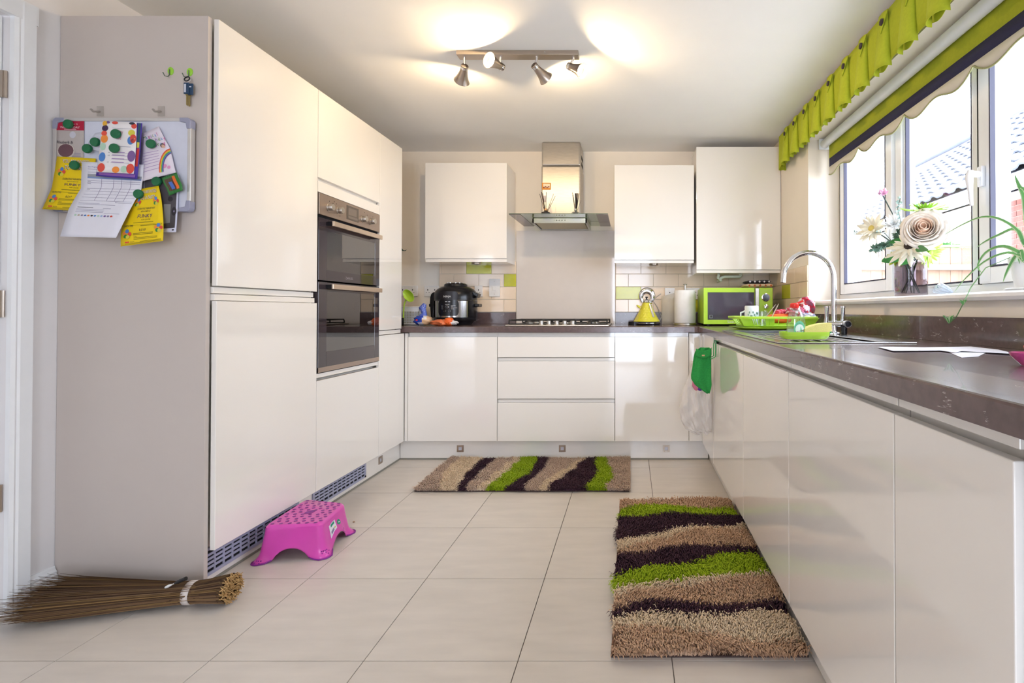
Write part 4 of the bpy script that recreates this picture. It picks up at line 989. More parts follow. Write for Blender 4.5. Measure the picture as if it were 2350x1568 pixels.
# soap tray
def tray():
    a = at(1799, 780, z=zr); b_ = at(1911, 780, z=zr); y = a.y-.0; x0, x1 = a.x, b_.x; xm = (x0+x1)/2; w2 = (x1-x0)/2; yc = y+.045
    t = thing('sink_tidy_tray', 'lime green oval tray holding the soap bottle and sponge', 'tray', (xm, yc, zr)); 
    def ring(s_, z): 
        p = []
        for i in range(40):
            an = 2*PI*i/40; p.append((xm+w2*s_*math.copysign(abs(math.cos(an))**.45, math.cos(an)), yc+.045*s_*math.copysign(abs(math.sin(an))**.6, math.sin(an)), zr+z))
        return p
    prof = [(.86, .001), (.93, .004), (.965, .011), (.985, .012), (.99, .018), (1.0, .019), (1.005, .027), (.985, .027), (.97, .018), (.94, .009), (.86, .006)]
    vs = []; fs = []
    for s_, z in prof: vs += ring(s_, z)
    for i in range(len(prof)-1):
        for j in range(40): q = i*40+j; r_ = i*40+(j+1) % 40; fs.append((q, r_, r_+40, q+40))
    m = MB().add(vs, fs, G['lime'], True); n = len(prof)-1
    m.add(ring(.86, .006), [tuple(range(40))], G['lime']); m.add(ring(.86, .001), [tuple(range(40))[::-1]], G['lime']); m.build('tray_body', t)
    return xm, yc, x0, x1
tx_, ty_, tx0, tx1 = tray()
# washing-up liquid bottle
bx = at(1827, 770, y=ty_).x; zb_ = zr+.0075
t = thing('washing_up_bottle', 'clear washing-up liquid bottle with red cap and green label in the tray', 'bottle', (bx, ty_, zb_))
MB().lathe((bx, ty_, zb_), [(0, .001), (.030, .001), (.034, .006), (.0345, .05), (.031, .072), (.024, .092), (.0155, .108), (.0145, .114)], G['cglass'], 32, sy=.62).build('bottle', t)
m = MB().lathe((bx-.006, ty_, zb_), [(.0155, .108), (.0165, .110), (.016, .122), (.012, .126), (0, .126)], G['red'], 20)
m.tube([(bx+.004, ty_, zb_+.124), (bx+.018, ty_, zb_+.130), (bx+.026, ty_, zb_+.134)], [.004, .004, .0045], G['red'], 8); m.build('cap', t)
def lb(r): return lambda a, z: Vector((bx+.006+a, ty_-.0225*math.sqrt(max(.05, 1-((a+.006)/.040)**2))-r, zb_+.032+z))
m = MB(); f_ = lb(.0003); m.add([f_(.021*math.cos(2*PI*i/28), .028*math.sin(2*PI*i/28)) for i in range(28)], [tuple(range(28))], c_('mint_label', '#7fd0a8', rough=.3)); f_ = lb(.0008)
m.add([f_(.016*math.cos(2*PI*i/24), -.002+.018*math.sin(2*PI*i/24)) for i in range(24)], [tuple(range(24))], c_('label_white', '#e8f4ee'))
for k in range(12): a_ = PI*k/11; m.add([f_(.016*math.cos(a_-.06), .018*math.sin(a_-.06)-.002), f_(.016*math.cos(a_+.06), .018*math.sin(a_+.06)-.002), f_(.0205*math.cos(a_), .027*math.sin(a_))], [(0, 1, 2)], c_('label_green', '#2f9f6c'))
put_text(m, 'ORIGINAL', lambda a, b: lb(.0013)(a, b), .001, -.012, .0075, c_('label_brown', '#8a4a4a'), rot=.25); plabel(m.build('label', t), 'oval green and white label')
MB().lathe((bx, ty_, zb_), [(0, .0025), (.028, .0025), (.031, .007), (.031, .03), (0, .03)], c_('soap_liquid', '#dfe4ef', rough=.1, alpha=.5), 28, sy=.6).build('liquid', t)
# sponge
sx_ = at(1871, 770, y=ty_).x
def spf(u, v, w_):
    x = sx_-.048+.098*u; z = zr+.010+.028*w_+.022*u-.010*math.sin(PI*u)*(1-w_); return Vector((x, ty_-.028+.05*v, z+.006*math.sin(PI*u)*w_))
m = MB(); sy_ = c_('yellow_sponge', '#efe08a', rough=.9, bump=.5, bscale=300)
for w0_, w1_ in ((0, 0), (1, 1)): m.grid(lambda u, v: spf(u, v, w0_), 10, 3, sy_)
m.grid(lambda u, v: spf(u, 0, v), 10, 3, sy_); m.grid(lambda u, v: spf(u, 1, v), 10, 3, sy_); m.grid(lambda u, v: spf(0, u, v), 3, 3, sy_); m.grid(lambda u, v: spf(1, u, v), 3, 3, sy_)
t = thing('sponge', 'yellow washing-up sponge lying tilted in the lime tray', 'sponge', (sx_, ty_, zr+.01)); m.build('foam', t)
m = MB(); m.grid(lambda u, v: spf(u, v, 0)-Vector((0, 0, .0055)), 10, 3, c_('green_scourer', '#3f8f5c', rough=.95)); m.build('scourer', t, solid=.003)

# drying rack
def rack():
    y0 = 2.70; xl, xr = at(1692, 745, y=y0).x, at(1888, 745, y=y0).x; y1 = y0+.34
    t = thing('dish_rack', 'lime green plastic dish rack full of washing-up beside the sink', 'dish rack', ((xl+xr)/2, y0+.17, WT)); g = G['lime']
    zt_, zb2 = at(1790, 727, y=y0).z, WT+.022
    def ring(s_, z, sy_=1.0, flare=0):
        p = []; xm, ym = (xl+xr)/2, (y0+y1)/2; hw, hd_ = (xr-xl)/2*s_, (y1-y0)/2*s_*sy_
        for i in range(48):
            an = 2*PI*i/48; p.append(Vector((xm+hw*math.copysign(abs(math.cos(an))**.35, math.cos(an)), ym+hd_*math.copysign(abs(math.sin(an))**.35, math.sin(an)), z)))
        return p
    def shell(prof, mt, nm, par):
        vs = []; fs = []
        for s_, z in prof: vs += ring(s_, z)
        for i in range(len(prof)-1):
            for j in range(48): q = i*48+j; r_ = i*48+(j+1) % 48; fs.append((q, r_, r_+48, q+48))
        return MB().add(vs, fs, mt, True).build(nm, par)
    shell([(.91, zt_-.012), (.99, zt_-.013), (1.0, zt_-.003), (.99, zt_), (.93, zt_+.001), (.90, zt_-.002)], g, 'rim', t)
    m = MB(); top, bot = ring(.905, zt_-.004), ring(.80, zb2+.008)
    # upright ribs of the basket
    n = 48
    for j in range(n):
        for off in (0, .5):
            a_ = top[j].lerp(top[(j+1) % n], off); b2 = bot[j].lerp(bot[(j+1) % n], off)
            if (a_-top[(j+1) % n]).length < .002: continue
            m.tube([a_, a_.lerp(b2, .5)+Vector((0, 0, -.002)), b2], .0028, g, 5, caps=False)
    o = m.build('basket_ribs', t); o['kind'] = 'stuff'
    shell([(.80, zb2+.010), (.81, zb2+.004), (.79, zb2-.002), (.4, zb2-.002), (.01, zb2-.002)], g, 'base', t)
    for u0, u1 in ((1742, 1765), (1758, 1782), (1826, 1842)):   # solid panels between groups of slots
        pass
    xm = (xl+xr)/2; hw = (xr-xl)/2
    for k, (a0, a1) in enumerate(((-.92, -.66), (-.32, -.10), (.55, .95))):
        ya0 = y0+.012
        m = MB(); m.add([Vector((xm+hw*a0, ya0+.006, zt_-.008)), Vector((xm+hw*a1, ya0+.006, zt_-.008)), Vector((xm+hw*(a1*.88), y0+.036, zb2+.004)), Vector((xm+hw*(a0*.88), y0+.036, zb2+.004))], [(0, 1, 2, 3)], g)
        m.build('side_panel', t, solid=.003)
    shell([(.3, zb2-.004), (.34, WT+.004), (.36, WT+.004), (.34, zb2-.002)], G['limed'], 'foot_ring', t)
    tr = thing('drip_tray', 'lime drip tray sticking out under the dish rack', 'tray', (xm, (y0+y1)/2, WT))
    m = MB(); vs = []; fs = []
    prof = [(.01, WT+.005), (.82, WT+.005), (.97, WT+.014), (.985, WT+.017), (.975, WT+.018), (.81, WT+.009), (.01, WT+.009)]
    for s_, z in prof: vs += ring(s_, z)
    for i in range(len(prof)-1):
        for j in range(48): q = i*48+j; r_ = i*48+(j+1) % 48; fs.append((q, r_, r_+48, q+48))
    MB().add(vs, fs, G['limed'], True).build('tray_body', tr)
    return y0, y1, zt_, zb2, xl, xr
ry0, ry1, rzt, rzb, rxl, rxr = rack()
# washing-up in the rack
def inrack(u, dy): return at(u, 730, y=ry0+dy).x
x = inrack(1725, .09); t = thing('mug', 'pale printed mug upside down at the left of the dish rack', 'mug', (x, ry0+.09, rzb+.002)); gz = rzb+.004
mh = at(1725, 702, y=ry0+.09).z-gz
MB().lathe((x, ry0+.09, gz), [(.038, 0), (.040, .002), (.038, mh-.005), (.034, mh), (0, mh), (0, mh-.004), (.033, mh-.006), (.036, 0)], c_('pale_mug', '#dfe6ea', rough=.15), 28).build('mug_body', t)
MB().tube([(x-.036, ry0+.09, gz+.08), (x-.06, ry0+.09, gz+.07), (x-.06, ry0+.09, gz+.03), (x-.038, ry0+.09, gz+.02)], .005, c_('pale_mug', '#dfe6ea'), 10).build('handle', t)
m = MB()
for k in range(9):
    a_ = -PI/2-.7+.17*k; zz = gz+mh*(.55+.12*math.sin(k*1.9)); q = Vector((x+.0395*math.cos(a_), ry0+.09+.0395*math.sin(a_), zz)); m.ball(q, .004, .001, .007, c_('sage_print', '#7d9a8c'), 8, 4)
m.build('print', t)
x = inrack(1748, .06); t = thing('tumbler', 'upturned clear glass tumbler beside the pale mug', 'glass', (x, ry0+.06, gz))
h_ = at(1748, 713, y=ry0+.06).z-gz; MB().lathe((x, ry0+.06, gz), [(.034, 0), (.031, h_-.004), (.027, h_), (0, h_), (0, h_-.006), (.028, h_-.008), (.0315, .002), (.034, 0)], G['cglass'], 24).build('glass_body', t)
for i, (ua, va, ub, vb) in enumerate(((1757, 728, 1778, 702), (1772, 726, 1785, 701))):
    a_ = at(ua, va, y=ry0+.05); b2 = at(ub, vb, y=ry0+.07)
    t = thing('dinner_knife', ('nearer' if i == 0 else 'farther')+' steel knife leaning up out of the dish rack', 'knife', a_); d_ = (a_-b2).normalized()
    MB().tube([a_+d_*.05, a_, b2], [.004, .005, .004], G['steel'], 10, flat=.5).build('handle', t)
    MB().tube([b2, b2-d_*.006, b2-d_*.012], [.004, .003, .001], G['steel'], 10, flat=.4).build('tip', t)
x = inrack(1780, .12)
m = blob((x+.02, ry0+.12, rzt-.012), (.065, .05, .026), 30, 12, .02, G['orange'], 12, sq=3); tag(m.build('plastic_tub'), 'orange plastic tub lying in the dish rack', 'tub')
def clothm(seed, cols):
    rnd = random.Random(seed)
    def f(c):
        if c == 0: return cols[0]
        k = math.sin(c.x*95+c.z*60+seed)+.6*math.sin(c.z*130-c.x*40)
        return cols[0] if k > .35 else (cols[1] if k > -.5 else cols[2])
    return f
rd, wh_, mv = c_('raspberry_film', '#c92c45', rough=.3), c_('white_film', '#eee8f0', rough=.3), c_('mauve_print', '#a0566e', rough=.35)
def cl(u, v, r, dy, seed, cols, nm, lab, cat):
    c = at(u, v, y=ry0+dy); m = blob(c, r, 44, 24, .06, clothm(seed, cols), seed, sq=2.2); tag(m.build(nm), lab, cat)
cl(1852, 703, (.040, .05, .055), .14, 4, (wh_, rd, mv), 'patterned_pouch', 'red and white patterned pouch standing at the right of the dish rack', 'pouch')
cl(1825, 716, (.045, .045, .032), .10, 8, (c_('rose_film', '#d8708c', rough=.3), wh_, rd), 'crumpled_packet', 'pink and white crumpled packet behind the soap bottle', 'packet')
cl(1792, 720, (.038, .04, .024), .17, 11, (rd, c_('rose_film', '#d8708c'), rd), 'red_cloth', 'red patterned cloth in the middle of the dish rack', 'cloth')
cl(1852, 726, (.045, .03, .016), .06, 15, (wh_, c_('lilac_print', '#b9b4e0'), wh_), 'white_cloth', 'white cloth with lilac pattern lying on the rack rim', 'cloth')

# ------------------------------------------------------------------ hanging hook, cloth, bag
hp = thing('over_door_hook', 'green wire over-door hook on the corner cupboard door', 'hook', (R-.006, 2.83, .85))
gm = c_('hook_green', '#3fa35c', rough=.35); m = MB()
zt2 = .850
for yy in (2.80, 2.862): m.tube([(R+.006, yy, zt2), (R-.004, yy, zt2+.004), (R-.008, yy, zt2-.02), (R-.009, yy, zt2-.085), (R-.03, yy, zt2-.095)], .0028, gm, 8)
m.tube([(R-.006, 2.80, zt2+.002), (R-.006, 2.862, zt2+.002)], .0028, gm, 8); m.tube([(R-.03, 2.80, zt2-.095), (R-.03, 2.862, zt2-.095)], .0028, gm, 8); m.build('wire_frame', hp)
yc_ = 2.88
def pxw(u, v, y=yc_): return at(u, v, y=y)
rowsT = [(798, 1608, 1628, 0), (806, 1596, 1632, .005), (820, 1592, 1632, .010), (845, 1589, 1632, .008), (868, 1585, 1632, .004), (885, 1596, 1633, .0), (903, 1622, 1628, 0)]
def towelf(yy, amp):
    def f(u, v):
        k = v*(len(rowsT)-1); i = min(int(k), len(rowsT)-2); q = k-i; a_, b2 = rowsT[i], rowsT[i+1]
        vv = a_[0]*(1-q)+b2[0]*q; ul = a_[1]*(1-q)+b2[1]*q; ur = a_[2]*(1-q)+b2[2]*q
        p = at(ul+(ur-ul)*u, vv, y=yy); p.y += amp*math.sin(u*9+v*2); p.x = min(p.x, R-.012) if v < .1 else min(p.x, R-.014); return p
    return f
t = thing('microfibre_cloth', 'green microfibre cloth hanging from the over-door hook', 'cloth', pxw(1610, 830))
gc = c_('green_towelling', '#2f9a48', rough=.95, var=.12, scale=150, bump=.6, bscale=500)
MB().grid(towelf(yc_-.035, .006), 14, 16, gc).build('cloth_front', t, solid=.004)
def lapel(u, v):
    p = at(1597+u*36, 800+v*18-u*2+6*math.sin(PI*u), y=yc_-.047); p.x = min(p.x, R-.016); return p
o = MB().grid(lapel, 8, 4, gc).build('folded_top', t, solid=.003)
p = at(1614, 816, y=yc_-.052); MB().box(p.x-.008, p.x+.008, p.y-.002, p.y, p.z-.004, p.z+.004, c_('tan_label', '#c9a878')).build('care_label', t)
c = at(1599, 878, y=yc_-.008); m = blob(c, (.026, .018, .045), 20, 12, .03, c_('pink_cloth', '#d97f98', rough=.8), 3); tag(m.build('pink_sponge'), 'pink sponge cloth peeking out below the green cloth', 'cloth')
c = at(1606, 890, y=yc_-.012); m = blob(c, (.014, .014, .018), 16, 10, .03, c_('violet_plastic', '#6a3aa8', rough=.3), 5); tag(m.build('purple_clip'), 'small purple clip below the pink sponge cloth', 'clip')
bgrow = [(812, 1600, 1626), (840, 1588, 1630), (880, 1572, 1634), (910, 1562, 1636), (940, 1559, 1638), (965, 1563, 1638), (985, 1574, 1637), (996, 1598, 1634)]
def bagf(side):
    def f(u, v):
        k = v*(len(bgrow)-1); i = min(int(k), len(bgrow)-2); q = k-i; a_, b2 = bgrow[i], bgrow[i+1]
        vv = a_[0]*(1-q)+b2[0]*q; ul = a_[1]*(1-q)+b2[1]*q; ur = a_[2]*(1-q)+b2[2]*q
        th_ = .07*math.sin(PI*min(1, v*1.02))*math.sqrt(max(0, 1-(2*u-1)**2))
        wr = .007*math.sin(17*u+5*v)+.005*math.sin(31*v+11*u)+.004*math.sin(43*u-23*v)
        p = at(ul+(ur-ul)*u, vv+(4*math.sin(u*12) if v > .95 else 0), y=2.975); p.y += side*th_*.75+wr; p.x = min(p.x+wr*.4, R-.004); return p
    return f
t = thing('plastic_bag', 'translucent white plastic bag hanging below the green cloth', 'bag', pxw(1600, 900))
MB().grid(bagf(-1), 28, 34, G['film']).build('bag_front', t); MB().grid(bagf(1), 28, 34, G['film']).build('bag_back', t)
m = MB(); m.grid(lambda u, v: at(1606+u*12+2*math.sin(v*5), 770+v*44, y=2.96+.004*math.sin(9*u)) - Vector((.006, 0, .0)), 4, 8, G['film']); m.build('bag_handle', t)

# ------------------------------------------------------------------ blind and valance
BXX = 1.222
bl = thing('roller_blind', 'rolled-down blind with green and navy bands and scalloped edge in the window', 'blind', (BXX, 2.17, 2.05))
by0_, by1_ = 1.235, 3.105
MB().tube([(1.198, by0_-.01, 2.052), (1.198, by1_+.015, 2.052)], .026, c_('blind_roll', '#ecebee', rough=.6), 24).build('roller', bl)
MB().box(1.165, 1.235, by1_+.016, by1_+.026, 2.02, 2.087, G['upvc']).build('bracket', bl, bevel=.004)
def bandz(z0, z1, mt, nm, th=.0012, sc=False):
    m = MB(); n = 220
    def lo(y):
        if not sc: return z1
        u = ((by1_-.402-y)/.455) % 1.0; d = min(u, 1-u)
        h = (1-math.exp(-d*16))*.5-.5+.0
        # bracket scallop: cusp at 0, belly at .2, hump at .5
        if d < .22: f = 1-math.sin(d/.22*PI/2)**.8
        else: f = .5-.5*math.cos((d-.22)/.28*PI); f *= .55
        return z1+.048*f
    fn = lambda u, v: Vector((BXX, by0_+(by1_-by0_)*u, z0+(lo(by0_+(by1_-by0_)*u)-z0)*v))
    m.grid(fn, n, 2 if sc else 1, mt); o = m.build(nm, bl, solid=th)
    if sc:
        pts = [Vector((BXX-.002, by0_+(by1_-by0_)*i/n, lo(by0_+(by1_-by0_)*i/n))) for i in range(n+1)]
        b = MB().tube(pts, .0035, G['braid'], 6); b.build('braid_trim', o)
    return o
plabel(bandz(2.075, 1.958, G['olive'], 'green_band'), 'green fabric band'); plabel(bandz(1.9575, 1.906, G['navy'], 'navy_band'), 'navy fabric band')
plabel(bandz(1.9055, 1.850, G['ecru'], 'scalloped_edge', sc=True), 'off-white scalloped edge with braid')
va = thing('valance', 'lime green pleated fabric valance with buttoned pleats above the window', 'valance', (1.05, 2.3, 2.15))
VX, vz0, vz1 = 1.058, 2.035, 2.262
vy1, vy0 = 3.60, .95
bbox('pelmet_board', VX+.004, XR-.001, vy0, vy1-.002, vz1-.016, vz1-.001, c_('pelmet_wood', '#e8e2d4'), va)
pc_ = [3.414-.1880*i for i in range(13)]
def vfn(u, v):
    y = vy0+(vy1-vy0)*u; z = vz1+(vz0-vz1)*v
    return Vector((VX+.004*math.sin(y*33)*v, y, z-.012*v*math.cos((y-3.414)*2*PI/.188)))
m = MB().grid(vfn, 240, 6, G['olive2']); m.build('base_fabric', va, solid=.002)
m = MB().grid(lambda u, v: Vector((VX+.002+(XR-.004-VX)*u, vy1+.006*math.sin(u*9)*v, vz1+(vz0-.012-vz1)*v)), 10, 5, G['olive2']); m.build('return_fabric', va, solid=.002)
btn = c_('dark_brown_button', '#3a2c33', rough=.5)
for i, y in enumerate(pc_):
    if y < vy0+.1: break
    yn, yf = y-.052, y+.052           # pleat: pinched at the top, tube-like at the bottom
    def pf(u, v, yn=yn, yf=yf, y=y):
        a = PI*u; out = .010+.028*v; wv = .62+.38*v
        yy = y+(.052*wv)*math.cos(a)*-1-.012*v
        return Vector((VX-.003-out*math.sin(a)**.6, yy, vz1-.002+(vz0-vz1-.018)*v+.006*math.sin(a)*v))
    o = MB().grid(pf, 16, 8, G['olive2']).build('pleat', va, solid=.0018)
    x = VX-.013
    # turned-over lapel with its point, and the button
    def lf(u, v, y=y, x=x):
        w_ = .030*(1-v); yy = y-.030+(u*2-1)*w_+.010*v; return Vector((x-.002-.006*math.sin(PI*u)*(1-.4*v)-.010*v, yy, vz1-.014-.082*v))
    MB().grid(lf, 8, 8, G['olive2']).build('lapel', o, solid=.0018)
    mt_ = Matrix.Translation((x-.012, y-.028, vz1-.052)) @ Matrix.Rotation(-PI/2, 4, 'Y')
    MB().lathe(None, [(.0145, 0), (.0155, .002), (.0125, .006), (0, .0075)], btn, 6, mtx=mt_, smooth=False).build('button', o)

# ------------------------------------------------------------------ vase and flowers
SZ = WZ0+.0265
vx, vy = 1.20, at(2090, 670, x=1.20).y
vs_ = thing('flower_vase', 'smoked purple glass vase of artificial flowers on the window sill', 'vase', (vx, vy, SZ))
hw = .056
def sq(s_, z, n=40):
    p = []
    for i in range(n):
        a = 2*PI*i/n; p.append((vx+s_*hw*math.copysign(abs(math.cos(a))**.55, math.cos(a)), vy+s_*hw*math.copysign(abs(math.sin(a))**.55, math.sin(a)), SZ+z))
    return p
def rings(prof, mt, fn, n=40):
    vs = []; fs = []
    for s_, z in prof: vs += fn(s_, z)
    for i in range(len(prof)-1):
        for j in range(n): q = i*n+j; r_ = i*n+(j+1) % n; fs.append((q, r_, r_+n, q+n))
    return MB().add(vs, fs, mt, True)
rings([(.01, .001), (.94, .001), (1, .006), (1, .135), (.95, .147), (.80, .152), (.78, .150), (.92, .143), (.95, .133), (.95, .016), (.88, .012), (.01, .012)], G['smoke'], sq).build('glass_body', vs_)
stm = c_('dark_stem', '#2f3f38', rough=.6)
VT = Vector((vx, vy, SZ+.15))
def fp(u, v, x): return at(u, v, x=x)
def stem(par, head, k, mt=stm, r=.0028):
    a = 2*PI*k/7; b = Vector((vx+.035*math.cos(a+2.5), vy+.035*math.sin(a+2.5), SZ+.016)); th = Vector((vx+.026*math.cos(a), vy+.026*math.sin(a), SZ+.150))
    pts = [b, b.lerp(th, .6), th, th.lerp(head, .5)+Vector((0, 0, .006)), head]
    MB().tube(pts, r, mt, 6).build('stem', par)
def petal_mb(L_, W_, mt, curl=.25, mt2=None):
    m = MB()
    def f(u, v):
        w_ = W_*math.sin(PI*min(1, (v*.92+.06)))**.7*(u-.5); return Vector((L_*v, w_, curl*L_*(v**2)*1.0-abs(u-.5)*W_*.35))
    return m.grid(f, 4, 6, mt)
def flower(nm, lab, head, axis, L_, W_, n, mt, layers=2, curl=.2, centre=None, k=0, cat='flower', tilt0=.12, csz=.2):
    t = thing(nm, lab, cat, head); axis = Vector(axis).normalized(); Q = axis.to_track_quat('Z', 'Y')
    pr = None
    for l in range(layers):
        nn = n-l*2; s_ = 1-.26*l; tl_ = tilt0+.35*l
        for i in range(nn):
            if pr is None: pr = petal_mb(L_, W_, mt, curl).build('petal', t); pr.data.transform(Matrix.Translation(Vector(head))); o = pr
            else: o = pr.copy(); COL.objects.link(o); o.parent = t
            o.rotation_mode = 'QUATERNION'
            a = 2*PI*i/nn+l*.4+random.uniform(-.1, .1)
            from mathutils import Quaternion
            o.rotation_quaternion = Q @ Quaternion((0, 0, 1), a) @ Quaternion((0, 1, 0), -tl_-random.uniform(-.08, .12)); o.scale = (s_*random.uniform(.9, 1.08),)*3
    if centre:
        o = MB().ball((0, 0, 0), L_*csz, L_*csz, L_*csz*.6, centre, 14, 8).build('flower_centre', t); o.data.transform(Matrix.Translation(Vector(head)))
        o.rotation_mode = 'QUATERNION'; o.rotation_quaternion = Q; o.location = axis*L_*.06
    stem(t, Vector(head)-axis*.01, k); return t
yc2 = c_('yellow_centre', '#d9c46a', rough=.8); dc = c_('dark_centre', '#3a2f2a', rough=.8)
flower('gerbera', 'large cream gerbera facing left at the far left of the vase', fp(2001, 525, 1.17), (-.75, -.45, .25), .080, .027, 13, G['cream'], 2, .10, yc2, 0)
flower('gerbera', 'large cream gerbera with dark centre drooping over the vase front', fp(2086, 566, 1.13), (-.45, -.55, .55), .094, .027, 13, G['cream'], 2, -.15, dc, 1, tilt0=-.10)
flower('chrysanthemum', 'lime green chrysanthemum at the top of the bouquet', fp(2122, 482, 1.20), (-.10, -.20, 1), .085, .021, 15, G['gpetal'], 3, .05, G['gpetal'], 2, tilt0=.02)
flower('chrysanthemum', 'lime green chrysanthemum low on the right behind the vase', fp(2134, 580, 1.235), (.2, -.45, -.25), .062, .016, 14, G['gpetal'], 2, .1, G['gpetal'], 3)
flower('chrysanthemum', 'yellow-green chrysanthemum low on the left of the vase rim', fp(2058, 593, 1.15), (-.5, -.5, -.5), .042, .015, 10, c_('yellow_petal', '#c3cf45'), 2, .1, None, 4)
flower('aster', 'fluffy white aster between the left gerbera and the rose', fp(2052, 515, 1.18), (-.35, -.6, .4), .050, .011, 22, c_('white_petal', '#f6f7f8', sss=.2), 4, .25, None, 5)
# rose: nested cupped petals
hd_ = fp(2119, 524, 1.15); t = thing('rose', 'big cream and peach rose at the right of the bouquet', 'flower', hd_)
ax_ = Vector((-.45, -.8, .30)).normalized(); Q = ax_.to_track_quat('Z', 'Y').to_matrix().to_4x4()
RL = ((6, .066, .046, .35), (6, .060, .052, .28), (5, .052, .058, .20), (5, .044, .062, .14), (5, .036, .064, .10), (4, .028, .066, .06), (4, .020, .066, .03), (3, .012, .066, .0))
rq = random.Random(21)
for l, (nn, r, hh, fl_) in enumerate(RL):
    mt = G['rosep'] if l < 3 else (c_('blush_petal', '#fceee0', sss=.2) if l < 5 else G['rosec'])
    for i in range(nn):
        a0 = 2*PI*i/nn+l*.55+rq.uniform(-.12, .12); span = 2*PI/nn*1.5; r2 = r*rq.uniform(.93, 1.05); h2 = hh*rq.uniform(.9, 1.06); sp_ = rq.uniform(-.1, .1)
        def f(u, v, a0=a0, r=r2, hh=h2, span=span, fl_=fl_, sp_=sp_):
            a = a0+span*(u-.5); e = math.sin(PI*(.08+.84*u))**.6; rr = r*math.sin(min(1.0, v*1.25+.15)*PI/2)**.7*(1+fl_*v**4)*(1+.10*(u-.5)+sp_*v*.3); zz = -.036+hh*v*(.55+.45*e)-fl_*.05*v**5
            return Q @ Vector((rr*math.cos(a), rr*math.sin(a), zz)) + Vector(hd_)
        MB().grid(f, 8, 8, mt).build('petal', t, solid=.0008)
stem(t, Vector(hd_)-ax_*.035, 6)
# pink small flower on a long wire
hp_ = fp(2026, 445, 1.19); t = flower('pink_blossom', 'small pale pink blossom on a tall thin wire', hp_, (-.3, -.6, .5), .030, .024, 6, G['ppetal'], 2, .2, None, 0, tilt0=.5)
def leafobj(par, p0, p1, w_, mt, nm='leaf', sag=.1):
    p0, p1 = Vector(p0), Vector(p1); d = p1-p0; sd = d.cross(Vector((.6, .8, .2))).normalized()
    def f(u, v):
        ww = w_*math.sin(PI*(v*.94+.04))**.8*(u-.5)*2; p = p0+d*v+sd*ww; p.z += sag*d.length*(math.sin(PI*v)*.5)-abs(u-.5)*w_*.4; return p
    return MB().grid(f, 4, 8, mt).build(nm, par)
lf_ = thing('rose_foliage', 'dark green pointed leaves round the vase rim', 'leaves', VT)
for (u0, v0, u1, v1, w_) in ((2070, 590, 2023, 598, .020), (2098, 586, 2062, 606, .018), (2100, 575, 2130, 572, .014), (2085, 552, 2040, 556, .012)):
    leafobj(lf_, fp(u0, v0, 1.14), fp(u1, v1, 1.10), w_, G['leaf'])
def sprig(lab, pts, n, mt, sz, seed):
    rnd = random.Random(seed); t = thing('eucalyptus_sprig', lab, 'foliage', pts[0]); pts = [Vector(p) for p in pts]
    MB().tube([VT]+pts, .0014, stm, 5).build('stem', t); m = MB()
    for i in range(n):
        k = rnd.random()*(len(pts)-1); j = min(int(k), len(pts)-2); p = pts[j].lerp(pts[j+1], k-j)
        d = Vector((rnd.gauss(0, 1), rnd.gauss(0, 1), rnd.gauss(0, .8))).normalized()*sz*rnd.uniform(.8, 1.6); s2 = d.cross(Vector((rnd.random(), rnd.random(), 1))).normalized()*sz*.35
        m.add([p, p+d*.5+s2, p+d, p+d*.5-s2], [(0, 1, 2, 3)], mt)
    o = m.build('leaves', t); o['kind'] = 'stuff'
sprig('grey-green eucalyptus sprig hanging left below the cream gerbera', [fp(2050, 560, 1.16), fp(2025, 565, 1.15), fp(2003, 572, 1.14)], 170, G['sage'], .019, 1)
sprig('pale sprig sticking out at the far left edge of the bouquet', [fp(2030, 535, 1.18), fp(1985, 532, 1.17), fp(1958, 533, 1.165)], 40, c_('pale_sage', '#b8d3cf'), .012, 2)
sprig('pale upright sprig between pink blossom and lime chrysanthemum', [fp(2068, 510, 1.19), fp(2060, 480, 1.19), fp(2066, 455, 1.19)], 40, c_('pale_sage', '#b8d3cf'), .013, 3)
sprig('dark green sprig in the middle of the bouquet behind the aster', [fp(2068, 560, 1.19), fp(2058, 540, 1.2), fp(2072, 525, 1.2)], 110, c_('mid_sage', '#5d7a62'), .017, 4)
# clear twisted ornament
oc = fp(2162, 667, 1.19); m = MB()
def tor(c, r, q, ph): return [Vector((c.x+r*.5*math.sin(a*2+ph), c.y+r*1.5*math.cos(a), c.z+r*.62*math.sin(a+ph))) for a in [2*PI*i/30 for i in range(31)]]
for ph in (0, 1.1, 2.2): m.tube(tor(Vector((oc.x, oc.y, SZ+.026)), .026, 0, ph), .005, c_('ice_plastic', '#dfeaf6', rough=.1, alpha=.6), 8)
tag(m.build('glass_knot'), 'clear twisted glass knot ornament on the sill right of the vase', 'ornament')

